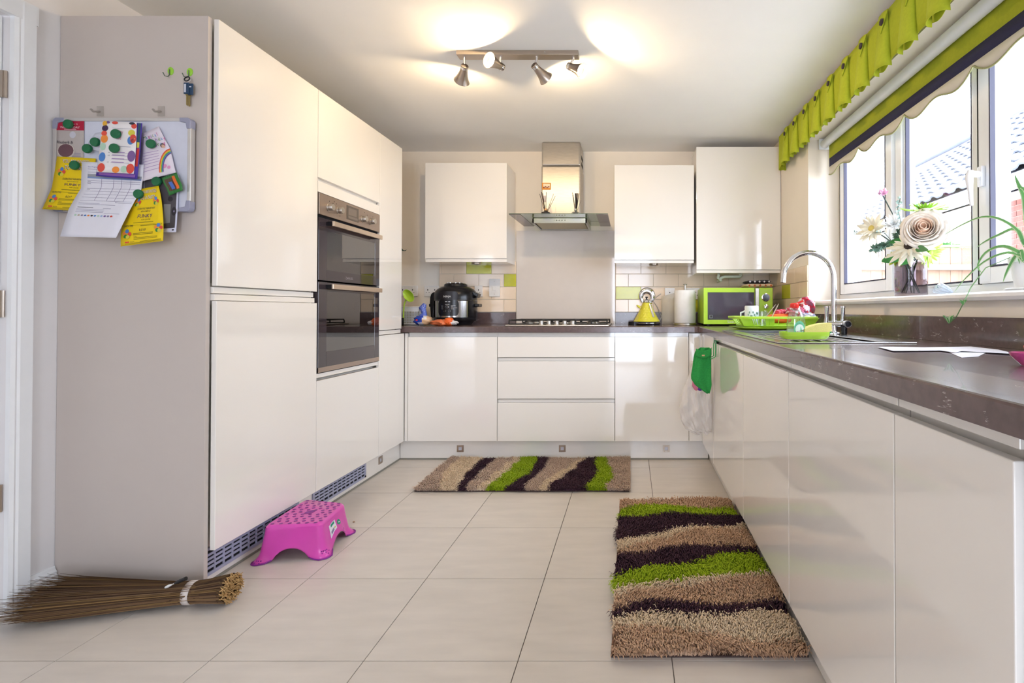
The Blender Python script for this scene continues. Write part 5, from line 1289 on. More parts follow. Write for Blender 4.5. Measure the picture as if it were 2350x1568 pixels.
# ------------------------------------------------------------------ spider plant
px_, py_ = 1.20, at(2353, 650, x=1.20).y
sp = thing('spider_plant', 'green and white striped spider plant in a white pot at the right of the sill', 'plant', (px_, py_-.02, SZ))
pc3 = (px_, py_-.02, SZ)
MB().lathe(pc3, [(0, .001), (.060, .001), (.066, .006), (.060, .010), (0, .010)], G['white'], 28).build('saucer', sp)
MB().lathe(pc3, [(0, .011), (.038, .011), (.052, .085), (.056, .086), (.056, .100), (.050, .100), (.047, .085), (0, .085)], G['white'], 28).build('pot', sp)
MB().lathe(pc3, [(0, .088), (.047, .088)], c_('soil', '#4a382c', rough=.95), 20).build('soil', sp)
crown = Vector((px_, py_-.02, SZ+.09)); lv = c_('spider_leaf', '#6fb36b', rough=.5, var=.1); lw_ = c_('spider_margin', '#d9ecc8', rough=.5)
def blade(par, pts, w_, nm='leaf'):
    pts = [Vector(p) for p in pts]
    def cat_(t):
        n = len(pts)-1; k = min(int(t*n), n-1); q = t*n-k; P = lambda i: pts[max(0, min(n, i))]
        a, b, c, d = P(k-1), P(k), P(k+1), P(k+2)
        return .5*((2*b)+(c-a)*q+(2*a-5*b+4*c-d)*q*q+(-a+3*b-3*c+d)*q**3)
    m = MB()
    def f(u, v, sc=1, off=0):
        p = cat_(v); t_ = (cat_(min(1, v+.02))-cat_(max(0, v-.02))); s_ = t_.cross(Vector((-.75, -.45, .3))).normalized()
        return p+s_*w_*sc*(u-.5)*2*(max(.05, 1-v**3))*min(1, .5+v*3)+Vector((-off, -off*.5, off))
    m.grid(lambda u, v: f(u, v), 2, 18, lw_); m.grid(lambda u, v: f(u, v, .62, .0008), 2, 18, lv)
    return m.build(nm, par)
E_ = lambda u, v, x=1.14: at(u, v, x=x)
for pts, w_ in (([crown, E_(2345, 540), E_(2300, 505), E_(2255, 498), E_(2210, 515), E_(2166, 540)], .0045), ([crown, E_(2348, 555), E_(2330, 525), E_(2290, 540), E_(2260, 555), E_(2242, 568)], .0065),
                ([crown, E_(2349, 590), E_(2310, 580), E_(2260, 600), E_(2215, 640), E_(2191, 670)], .005), ([crown, E_(2340, 580), E_(2300, 565), E_(2262, 580), E_(2244, 610), E_(2254, 628)], .0065),
                ([crown, E_(2352, 600), E_(2335, 585), E_(2320, 605), E_(2308, 630), E_(2302, 648)], .0075), ([crown, E_(2356, 500), E_(2350, 450), E_(2338, 425), E_(2328, 400)], .009),
                ([crown, E_(2360, 520), E_(2365, 470), E_(2352, 436), E_(2332, 428)], .009), ([crown, E_(2352, 600), E_(2344, 575), E_(2338, 590), E_(2340, 606)], .006),
                ([crown, E_(2380, 560), E_(2400, 520), E_(2430, 560)], .008), ([crown, E_(2390, 600), E_(2420, 580), E_(2450, 640)], .008)):
    blade(sp, pts, w_)
rn = MB().tube([crown, E_(2320, 590), E_(2262, 615), at(2228, 660, x=1.10), at(2214, 690, x=1.055), at(2196, 725, x=1.055), at(2181, 740, x=1.055)], .0016, c_('runner_stem', '#6f9a62'), 6).build('runner', sp)
def plantlet(c, n, s_, seed):
    rnd = random.Random(seed); m = MB(); c = Vector(c)
    for i in range(n):
        a = 2*PI*i/n+rnd.random(); up = rnd.uniform(.5, 1.1); d = Vector((.35*math.cos(a)-.1, math.sin(a)*.6, up)).normalized()*s_*rnd.uniform(.7, 1.1)
        sd = d.cross(Vector((-1, -.3, .1))).normalized()*s_*.07
        m.add([c-sd, c+sd, c+d*.5+sd*1.4+Vector((0, 0, .1*s_)), c+d*.5-sd*1.4+Vector((0, 0, .1*s_)), c+d+Vector((0, 0, -.12*s_))], [(0, 1, 2, 3), (3, 2, 4)], lv if i % 3 else lw_)
    o = m.build('plantlet', rn)
plantlet(at(2178, 742, x=1.055), 15, .036, 3); plantlet(at(2211, 700, x=1.055), 10, .024, 4)
# papers on worktop, pink dish
def ppoly(lab, poly, z, nm='paper_sheet'):
    P = [at(u, v, z=z) for u, v in poly]; m = MB(); n = len(P)
    m.add([Vector((p.x, p.y, z)) for p in P]+[Vector((p.x, p.y, z+.0008)) for p in P], [tuple(range(n))[::-1], tuple(range(n, 2*n))]+[(i, (i+1) % n, (i+1) % n+n, i+n) for i in range(n)], G['paper'])
    tag(m.build(nm), lab, 'paper')
ppoly('long torn sheet of white paper lying on the worktop under the window', [(2014, 797), (2050, 806), (2158, 805), (2192, 810), (2206, 806.5), (2260, 809), (2335, 813.5), (2290, 803), (2228, 796), (2120, 798), (2048, 796.5)], WT+.0025)
ppoly('small torn scrap of paper under the long sheet on the worktop', [(2178, 809), (2207, 821.5), (2245, 819), (2262, 810)], WT+.0005, 'paper_scrap')
c = at(2352, 840, z=WT); pkd = c_('pink_glitter', '#e05aa0', rough=.15, coat=.5)
m = MB().lathe((c.x+.012, c.y, WT), [(0, .001), (.016, .001), (.034, .020), (.036, .026), (.033, .026), (.015, .005), (0, .004)], pkd, 28); m.tube([(c.x+.018, c.y+.01, WT+.012), (c.x+.010, c.y+.01, WT+.040)], [.006, .004], G['red'], 8)
tag(m.build('pink_dish'), 'shiny pink plastic dish at the right edge of the worktop', 'dish')

# ------------------------------------------------------------------ noticeboard on the grey side panel
PY = 1.8499           # face of the grey panel
BYF = 1.826           # face of the board
def bp(u, v, d=0): return at(u, v, y=BYF-d)
nb = thing('noticeboard', 'white magnetic noticeboard with grey corners hung on the grey side panel', 'board', bp(280, 380))
tl_, br_ = bp(124, 271), bp(438, 486)
bx0_, bx1_, bz0_, bz1_ = tl_.x, br_.x, br_.z, tl_.z
bbox('board_surface', bx0_+.006, bx1_-.006, BYF+.001, BYF+.012, bz0_+.006, bz1_-.006, c_('whiteboard', '#d4d6e4', rough=.2), nb)
al = c_('aluminium', '#cfcbc8', rough=.3, metal=.5); gcn = c_('grey_corner', '#9a9bb0', rough=.5)
for b in ((bx0_+.035, bx1_-.035, bz1_-.012, bz1_), (bx0_+.035, bx1_-.035, bz0_, bz0_+.012), (bx0_, bx0_+.012, bz0_+.035, bz1_-.035), (bx1_-.012, bx1_, bz0_+.035, bz1_-.035)):
    bbox('frame_rail', b[0], b[1], BYF-.004, BYF+.016, b[2], b[3], al, nb, bevel=.002)
for sx, sz in ((0, 0), (1, 0), (0, 1), (1, 1)):
    x_, z_ = (bx1_ if sx else bx0_), (bz1_ if sz else bz0_); dx, dz = (-1 if sx else 1), (-1 if sz else 1)
    pts = [(.012, 0), (.040, 0), (.040, .014), (.018, .018), (.014, .040), (0, .040), (0, .012), (.004, .004)]
    pp = [(x_+dx*a, z_+dz*b) for a, b in pts]
    if dx*dz < 0: pp = pp[::-1]
    MB().prism(pp, lambda a, b, d: Vector((a, BYF-.006+d, b)), .024, gcn).build('corner_cap', nb, bevel=.002)
for u, lab in ((230, 'clear plastic adhesive hook holding the noticeboard, left one'), (370, 'clear plastic adhesive hook holding the noticeboard, right one')):
    p = at(u, 256, y=PY-.002); t = thing('adhesive_hook', lab, 'hook', p); cl_ = c_('clear_hook', '#cdc3b8', rough=.1, alpha=.3)
    MB().box(p.x-.012, p.x+.012, PY-.004, PY-.0005, p.z-.018, p.z+.020, cl_).build('base_plate', t, bevel=.002)
    MB().tube([(p.x, PY-.004, p.z), (p.x, PY-.012, p.z-.004), (p.x-.002, PY-.024, p.z-.009), (p.x-.002, PY-.033, p.z-.003)], .0035, c_('clear_hook_tip', '#a39a92', rough=.15), 8).build('hook_tip', t)
for u, v, lab in ((391, 163, 'empty lime green hook, left of the hook with keys'), (435, 165, 'lime green hook carrying the bunch of keys')):
    p = at(u, v, y=PY-.002); t = thing('adhesive_hook', lab, 'hook', p)
    m = MB().lathe(None, [(0, 0), (.0135, 0), (.0135, .002), (.011, .004), (0, .0045)], c_('lime_hook', '#9dd63c', rough=.3), 24, mtx=Matrix.Translation((p.x, PY+.0001, p.z)) @ Matrix.Rotation(PI/2, 4, 'X') @ Matrix.Diagonal((.8, 1.1, 1, 1))); m.build('base_plate', t)
    MB().tube([(p.x, PY-.005, p.z+.004), (p.x, PY-.006, p.z-.016), (p.x-.002, PY-.010, p.z-.024), (p.x-.008, PY-.016, p.z-.024), (p.x-.012, PY-.019, p.z-.012)], .0017, c_('hook_wire', '#6d7a6a', metal=.8, rough=.3), 8).build('wire', t)
# keys
p = at(432, 190, y=PY-.014); t = thing('bunch_of_keys', 'keys with two navy tags hanging from the right green hook', 'keys', p)
kb = c_('navy_tag', '#22405f', rough=.35); br_m = c_('brass', '#9d8c5c', metal=.9, rough=.35)
def ringm(c, r, th, mt, nm, tilt=0): 
    pts = [Vector((c[0]+r*math.cos(a), c[1]+tilt*math.sin(a), c[2]+r*math.sin(a))) for a in [2*PI*i/24 for i in range(25)]]
    return MB().tube(pts, th, mt, 6).build(nm, t)
q = at(430, 184, y=PY-.015); ringm((q.x, q.y, q.z), .012, .0011, G['chrome'], 'split_ring', .004); q2 = at(429, 181, y=PY-.017); ringm((q2.x, q2.y, q2.z), .009, .002, G['mblack'], 'cord_loop', .003)
for (u, v, dy, lb_) in ((428, 203, .018, True), (438, 205, .014, False)):
    q = at(u, v, y=PY-dy); o = MB().box(q.x-.009, q.x+.009, q.y-.003, q.y+.0015, q.z-.021, q.z+.021, kb).build('key_tag', t, bevel=.002)
    if lb_: MB().box(q.x-.006, q.x+.001, q.y-.0036, q.y-.003, q.z-.015, q.z+.015, c_('tag_paper', '#c9ccd6')).build('paper_insert', o)
    else: MB().box(q.x-.003, q.x+.004, q.y-.0036, q.y-.003, q.z+.006, q.z+.010, c_('tag_paper', '#c9ccd6')).build('paper_insert', o)
for (u, v) in ((429, 228), (434, 230)):
    q = at(u, v, y=PY-.010); MB().prism([(-.003, -.020), (0, -.023), (.003, -.020), (.003, .012), (.006, .018), (.004, .026), (-.004, .026), (-.006, .018), (-.003, .012)], lambda a, b, d, q=q: Vector((q.x+a, q.y+d, q.z+b)), .002, br_m).build('key', t)

class Sheet:
    """a sheet of paper given by rows (uL, vL, uR, vR, lift) in the plane of the board"""
    def __init__(s, rows, base=.0): s.r = rows; s.b = base
    def __call__(s, a, b, d=0):       # a,b in 0..1, b from top
        n = len(s.r)-1; b = min(max(b, 0), 1); k = min(int(b*n), n-1); q = b*n-k; A, B = s.r[k], s.r[k+1]
        q2 = q
        f = lambda i: A[i]*(1-q2)+B[i]*q2
        return bp(f(0)+(f(2)-f(0))*a, f(1)+(f(3)-f(1))*a, s.b+f(4)+d)
    def body(s, nm, par, mt, nu=6, nv=12, th=.0006):
        m = MB().grid(lambda a, b: s(a, b), nu, nv, mt); return m.build(nm, par, solid=th)
    def rect(s, m, a0, b0, a1, b1, mt, d=.0009, nv=None):
        nv = nv or max(1, int(abs(b1-b0)*12)); m.grid(lambda u, v: s(a0+(a1-a0)*u, b0+(b1-b0)*v, d), 3, nv, mt, smooth=False)
    def disc(s, m, a, b, ra, rb, mt, d=.001, tail=0):
        pts = [(a+ra*math.cos(2*PI*i/16), b+rb*math.sin(2*PI*i/16)) for i in range(16)]
        m.add([s(x, y, d) for x, y in pts], [tuple(range(16))], mt)
        if tail: m.add([s(a-ra*.25, b+rb, d), s(a+ra*.25, b+rb, d), s(a, b+rb*1.25, d)], [(0, 1, 2)], mt)
    def text(s, m, txt, a, b, h, mt, asp, align='CENTER', rot=0, d=.0014):   # h = letter height as fraction of sheet height
        vs, fs = text2d(txt, 1.0, align); ca, sa = math.cos(rot), math.sin(rot)
        P = [(x*ca-y*sa, x*sa+y*ca) for x, y in vs]
        m.add([s(a+x*h*asp, b-y*h, d) for x, y in P], fs, mt)
    def lines(s, m, a0, a1, bs, mt, t=.006, d=.001):
        for b in bs: s.rect(m, a0, b, a1, b+t, mt, d)
ink = c_('ink', '#3b3440', rough=.8); ink2 = c_('faded_ink', '#8d85a3', rough=.8); lil = c_('lilac_ink', '#b08fc0', rough=.8); olv = c_('olive_ink', '#6f6318', rough=.8)
cr, cb, co, cg, cp, cy = c_('balloon_red', '#e0503f'), c_('balloon_blue', '#4f83c9'), c_('balloon_orange', '#f2913a'), c_('balloon_mint', '#b4d4bc'), c_('balloon_purple', '#6f4f8d'), c_('balloon_yellow', '#dcd04a')
# 1 flyer with red header
S1 = Sheet([(128, 277, 193, 278, .001), (127, 320, 193, 321, .001), (126, 366, 192, 366, .001)])
t = thing('food_flyer', 'grey flyer with a red WEDNESDAY header at the board\'s top left', 'paper', S1(.5, .5))
S1.body('sheet', t, c_('flyer_grey', '#bdb3ae')); m = MB(); S1.rect(m, 0, 0, 1, .25, c_('flyer_red', '#b3123a'))
w_ = c_('print_white', '#ecdde2'); S1.text(m, 'WEDNESDAY', .5, .20, .085, w_, 1.35); S1.text(m, 'Thursday - May 16', .5, .10, .055, w_, 1.3); S1.lines(m, .3, .72, [.225], w_, .01)
S1.text(m, 'Rhubarb &', .05, .60, .10, ink, 1.3, 'LEFT'); S1.disc(m, .60, .37, .11, .09, c_('splash_grey', '#cfcdd6'))
S1.disc(m, .38, .79, .30, .19, c_('dish_rim', '#d5ccc2')); S1.disc(m, .37, .775, .27, .165, c_('berry', '#6b4a52'), d=.0014); S1.lines(m, .6, .9, [.84, .88, .92], ink2, .012); m.build('print', t)
# left yellow invitation
def invite(rows, lab, base):
    s = Sheet(rows, base); t = thing('party_invitation', lab, 'paper', s(.5, .5)); s.body('card', t, G['ypaper'], 6, 14)
    m = MB(); A = 1.0
    s.text(m, 'YOU ARE INVITED', .5, .105, .085, ink, A*1.02, d=.0011); s.text(m, 'YOU ARE INVITED', .5, .10, .085, w_, A*1.0, d=.0016)
    s.text(m, 'TO A PARTY', .5, .215, .095, ink, A*1.05, d=.0011); s.text(m, 'TO A PARTY', .5, .21, .095, w_, A, d=.0016)
    for (a, b) in ((.17, .24), (.80, .24), (.14, .78), (.88, .72)):
        for k, (dx, dy, cc) in enumerate(((-.06, 0, co), (.0, -.03, cb), (.06, .015, cr), (-.03, .05, c_('b_green', '#3f8a3a')), (.02, .06, cy))): s.disc(m, a+dx, b+dy, .045, .032, cc, d=.0012+.0002*k)
    s.text(m, "CELEBRATING THEIR BIRTHDAY", .5, .385, .045, ink, A*.85); s.text(m, 'WITH A PARTY AT', .5, .43, .04, ink, A*.85)
    s.text(m, 'FUNKY', .5, .52, .085, c_('purple_ink', '#4a2d66'), A*1.5); s.text(m, 'FUN CENTRE', .55, .575, .04, olv, A)
    s.lines(m, .25, .75, [.61], olv, .010); s.text(m, 'DATE & TIME:', .06, .685, .045, ink, A*.8, 'LEFT'); s.lines(m, .45, .97, [.675], olv, .008)
    s.text(m, 'R.S.V.P', .5, .765, .055, ink, A); s.lines(m, .28, .75, [.79, .81], olv, .008); s.text(m, 'CALL:', .3, .86, .035, ink, A, 'LEFT')
    s.lines(m, .3, .85, [.87, .895], olv, .008); s.lines(m, .45, .95, [.945], olv, .008); s.lines(m, .1, .95, [.965], olv, .008); s.rect(m, .1, .925, .2, .95, cr, .0012); s.text(m, 'FROM:', .22, .955, .035, ink, A, 'LEFT')
    for b in ((.03, .66, .97, .664), (.03, .985, .97, .989)): s.rect(m, *b, olv, .0008)
    m.build('print', t)
invite([(131, 359, 220, 364, .004), (127, 386, 217, 390, .005), (122, 413, 212, 418, .007), (119, 432, 210, 437, .010), (108, 456, 202, 460, .020), (97, 480, 194, 484, .034)], 'yellow party invitation curling forward at the left of the board', 0)
# white timetable sheet
S3 = Sheet([(188, 371, 330, 378, .006), (187, 400, 328, 408, .006), (186, 432, 324, 436, .010), (172, 455, 310, 460, .018), (158, 480, 296, 486, .030), (148, 511, 281, 516, .042), (138, 543, 266, 546, .052)], .008)
t = thing('timetable_sheet', 'long white printed sheet with a table hanging below the board', 'paper', S3(.5, .5)); S3.body('sheet', t, G['paper'], 6, 24)
m = MB(); A = 1.15
S3.text(m, 'Our Program', .10, .07, .026, c_('blue_ink', '#5a66a0'), A, 'LEFT'); S3.lines(m, .10, .5, [.09, .13], ink2, .004); S3.rect(m, .10, .155, .98, .19, c_('grey_band', '#9a9ca3')); S3.rect(m, .10, .19, .98, .21, c_('blue_band', '#8398c4'))
for b in (.235, .26, .33, .375, .425, .475, .525): S3.rect(m, .10, b, .97, b+.0035, ink2)
for a in (.33, .53, .66, .81): S3.rect(m, a, .21, a+.006, .528, ink2)
for b in (.24, .265, .34): S3.lines(m, .105, .16, [b+.008], ink, .004)
S3.rect(m, .70, .545, .97, .549, ink2); S3.rect(m, .70, .527, .706, .55, ink2)
S3.lines(m, .10, .45, [.565], ink2, .004); S3.lines(m, .10, .72, [.582], ink2, .004); S3.text(m, 'Signed  J Smith', .12, .64, .020, ink, A, 'LEFT') if False else S3.lines(m, .12, .38, [.625], ink, .006); S3.lines(m, .55, .68, [.635], ink2, .004)
S3.lines(m, .12, .58, [.655, .672, .69], ink2, .004); S3.lines(m, .60, .86, [.70], ink2, .003)
for k, cc in enumerate((cg, c_('tan_dot', '#b7a892'), ink2, cb, co, ink, cb, cg, c_('pale_blue_dot', '#9db4d8'), cp, ink2, cr)): S3.disc(m, .14+.055*k, .735, .020, .011, cc)
m.build('print', t)
# colourful party-time card over a purple folder
S4b = Sheet([(238, 277, 326.5, 283, .006), (230, 340, 322, 346, .008), (220, 404, 315, 411, .012)], .018)
t = thing('purple_booklet', 'purple-edged booklet behind the balloon card', 'booklet', S4b(.5, .5)); S4b.body('cover', t, c_('booklet_purple', '#4a2f9a'), 4, 6)
m = MB(); S4b.rect(m, .90, .0, .965, .35, c_('booklet_teal', '#2f5a6a')); S4b.rect(m, .90, .35, .965, .45, cy); S4b.rect(m, .91, .46, .975, .78, c_('booklet_red', '#c83a3a')); S4b.rect(m, .06, .925, .94, .975, c_('booklet_mauve', '#8a5aa8')); m.build('print', t)
S4 = Sheet([(236, 277, 314, 281, .007), (232, 310, 313, 314, .008), (228, 350, 311, 354, .010), (222, 395, 307, 399, .014)], .021)
t = thing('balloon_card', 'white PARTY TIME card bordered with coloured balloons', 'card', S4(.5, .5)); S4.body('card', t, c_('card_white', '#efeaea'), 6, 10)
m = MB(); A = .62*1.05
for a, b, ra, rb, cc in ((.05, .05, .07, .06, c_('card_gold', '#e8b23a')), (.16, .02, .05, .03, cp), (.36, .02, .09, .035, cr), (.86, .02, .09, .03, c_('card_navy', '#2c3040')), (.93, .09, .08, .06, cr), (.08, .17, .09, .07, c_('card_plum', '#3f2a52')), (.05, .29, .08, .06, cr), (.09, .40, .10, .08, co),
                        (.86, .25, .10, .075, cy), (.84, .41, .09, .08, cb), (.95, .37, .09, .09, cr), (.08, .55, .08, .075, cg), (.08, .74, .09, .08, cb), (.10, .92, .10, .075, cr), (.50, .95, .10, .055, co), (.72, .93, .09, .06, cg), (.92, .70, .11, .10, c_('card_mauve', '#7f5f97')), (.91, .92, .11, .085, cr)):
    S4.disc(m, min(max(a, ra), 1-ra), min(max(b, rb), 1-rb), ra, rb, cc, tail=0)
S4.text(m, 'PARTY', .52, .285, .085, c_('card_pink', '#b33a6a'), A*1.1); S4.text(m, 'TIME', .50, .40, .085, c_('card_pink', '#b33a6a'), A*1.2); S4.text(m, 'YAY', .95, .385, .035, w_, A, d=.0018)
S4.lines(m, .3, .85, [.155, .53], ink2, .006); S4.lines(m, .34, .85, [.655, .705, .765, .825], ink2, .005); S4.text(m, 'TIME', .24, .665, .022, ink, 1.0, 'LEFT'); S4.text(m, 'DATE', .24, .715, .022, ink, 1.0, 'LEFT'); S4.text(m, 'RSVP', .24, .83, .022, ink, 1.0, 'LEFT')
S4.lines(m, .36, .7, [.64, .69, .75, .81], lil, .012); m.build('print', t)
# magical birthday party sheet
S5 = Sheet([(322, 309, 364, 290, .002), (324, 328, 376, 315, .003), (324, 350, 389, 338, .004), (324, 384, 396, 364, .006), (323, 417, 403, 396, .010)], .004)
t = thing('birthday_sheet', 'white Magical Birthday Party invitation tilted on the board, with a rainbow', 'paper', S5(.5, .5)); S5.body('sheet', t, c_('pinkish_paper', '#e9dfe9'), 6, 12)
m = MB(); cols = [c_('m_purple', '#8a4ab0'), c_('m_pink', '#d84aa0'), c_('m_blue', '#6fa0d8'), c_('m_green', '#6f9a4a')]
for txt, a, b, h in (('Magical', .12, .18, .115), ('Birthday', .20, .30, .115), ('Party', .40, .42, .125)):
    x_ = a
    for k, ch in enumerate(txt):
        S5.text(m, ch, x_, b+(.01 if k % 2 else 0), h, cols[(k*3+len(txt)) % 4], 1.65, 'LEFT', rot=.12); x_ += .115 if ch not in 'il' else .065
S5.lines(m, .06, .6, [.52, .57, .62, .67, .72, .78, .84], lil, .008)
S5.disc(m, .80, .43, .085, .06, c_('hair_brown', '#5b4034')); S5.disc(m, .81, .45, .062, .045, c_('skin_tone', '#e0b49c'), d=.0014)
for k, cc in enumerate((cr, co, cy, c_('rb_green', '#5aa84a'), cb, cp)):
    r = .46-.022*k; pts = []
    for i in range(9):
        an = PI*.5+PI*.5*i/8; pts.append((1.0+r*math.cos(an)*1.0, .92+r*.95*-math.sin(an)*.9)); 
    vs = []; 
    for x, y in pts: vs += [S5(x, y, .0012), S5(min(x+.02, 1), y+.02, .0012)]
    m.add(vs, [(2*i, 2*i+2, 2*i+3, 2*i+1) for i in range(8)], cc)
S5.disc(m, .72, .84, .07, .035, c_('soft_pink', '#e39ac4')); S5.disc(m, .84, .88, .05, .03, c_('soft_pink', '#e39ac4')); m.build('print', t)
# dark leaflet
S6 = Sheet([(327, 398, 411, 402, .001), (327, 450, 409, 455, .002), (326, 520, 406, 508, .008), (325, 535, 404, 533, .010)], .001)
t = thing('photo_leaflet', 'dark grey photo leaflet with white foot sticking out under the board', 'leaflet', S6(.5, .5)); S6.body('sheet', t, c_('leaflet_white', '#cfcfe2'), 4, 12)
m = MB(); S6.rect(m, .06, .02, .95, .86, c_('leaflet_dark', '#4a464c')); S6.rect(m, .60, .42, .80, .68, c_('leaflet_grey', '#8a8a8a'), .0013); S6.disc(m, .78, .35, .07, .035, c_('leaflet_black', '#26222a'), .0015); S6.disc(m, .90, .52, .07, .06, c_('leaflet_black', '#26222a'), .0015); S6.disc(m, .90, .52, .02, .015, ink2, .0018); S6.text(m, 'ED', .62, .945, .05, ink, .9); S6.disc(m, .9, .925, .035, .022, ink); m.build('print', t)
invite([(321, 434, 364, 426.5, .006), (311, 455, 369, 448, .008), (301, 476, 372, 470, .012), (290, 500, 374, 494, .018), (279, 520, 375, 512, .025), (277, 545, 375, 535, .030), (277, 566, 374, 553, .032)], 'yellow party invitation hanging low on the right below the white sheet', .006)
# green snack packet
S8 = Sheet([(371, 408, 405, 396, .004), (375, 421, 411, 411, .006), (383, 434, 418, 425, .006), (388, 449, 419, 437, .004)], .012)
t = thing('snack_packet', 'small shiny green snack packet pinned at the board\'s lower right', 'packet', S8(.5, .5))
m = MB().grid(lambda a, b: S8(a, b, .006*math.sin(PI*a)*math.sin(PI*b)+.0008*math.sin(40*a)), 14, 10, c_('packet_green', '#2f7a34', rough=.3)); m.build('wrapper', t, solid=.001)
m = MB()
def bump(s, m, a0, b0, a1, b1, mt, d): m.grid(lambda u, v: s(a0+(a1-a0)*u, b0+(b1-b0)*v, .006*math.sin(PI*(a0+(a1-a0)*u))*math.sin(PI*(b0+(b1-b0)*v))+d), 5, 5, mt, smooth=False)
bump(S8, m, .12, .15, .80, .82, c_('packet_brown', '#5a2f26', rough=.3), .0012); bump(S8, m, .62, .1, .80, .8, c_('packet_orange', '#e8702a', rough=.3), .0018); bump(S8, m, .30, .35, .52, .75, c_('packet_blue', '#4a70c0', rough=.3), .0018); m.build('print', t)
S9 = Sheet([(218, 306, 252, 300, .002), (206, 322, 252, 330, .004), (196, 340, 248, 352, .007)], .003)
t = thing('curled_note', 'small curled white note half hidden left of the balloon card', 'paper', S9(.5, .5)); S9.body('sheet', t, c_('note_white', '#d9d9e6'), 5, 5)
mg = c_('magnet_green', '#14693f', rough=.4)
for (u, v, d, lab) in ((159, 286, .006, 'dark green round magnet on the red flyer header'), (221, 327, .014, 'dark green round magnet touching the left edge of the balloon card'), (203, 342, .012, 'green round magnet alone between the flyer and the balloon card'),
                     (268, 308, .034, 'green round magnet over the word PARTY on the balloon card'), (264.5, 341, .036, 'green round magnet under the word TIME on the balloon card'), (348.5, 331, .014, 'bright green round magnet on the Magical Birthday Party sheet'),
                     (173.5, 380, .012, 'green round magnet on the left yellow invitation'), (320, 446, .018, 'dark green round magnet on the right yellow invitation'), (362, 417, .008, 'dark green round magnet on the dark leaflet beside the packet')):
    p = bp(u, v, d); m = MB().lathe(None, [(0, 0), (.0155, 0), (.0165, .002), (.0165, .006), (.015, .0085), (0, .009)], mg, 28, mtx=Matrix.Translation(p) @ Matrix.Rotation(PI/2, 4, 'X')); tag(m.build('fridge_magnet'), lab, 'magnet', 'green round magnets on the noticeboard')

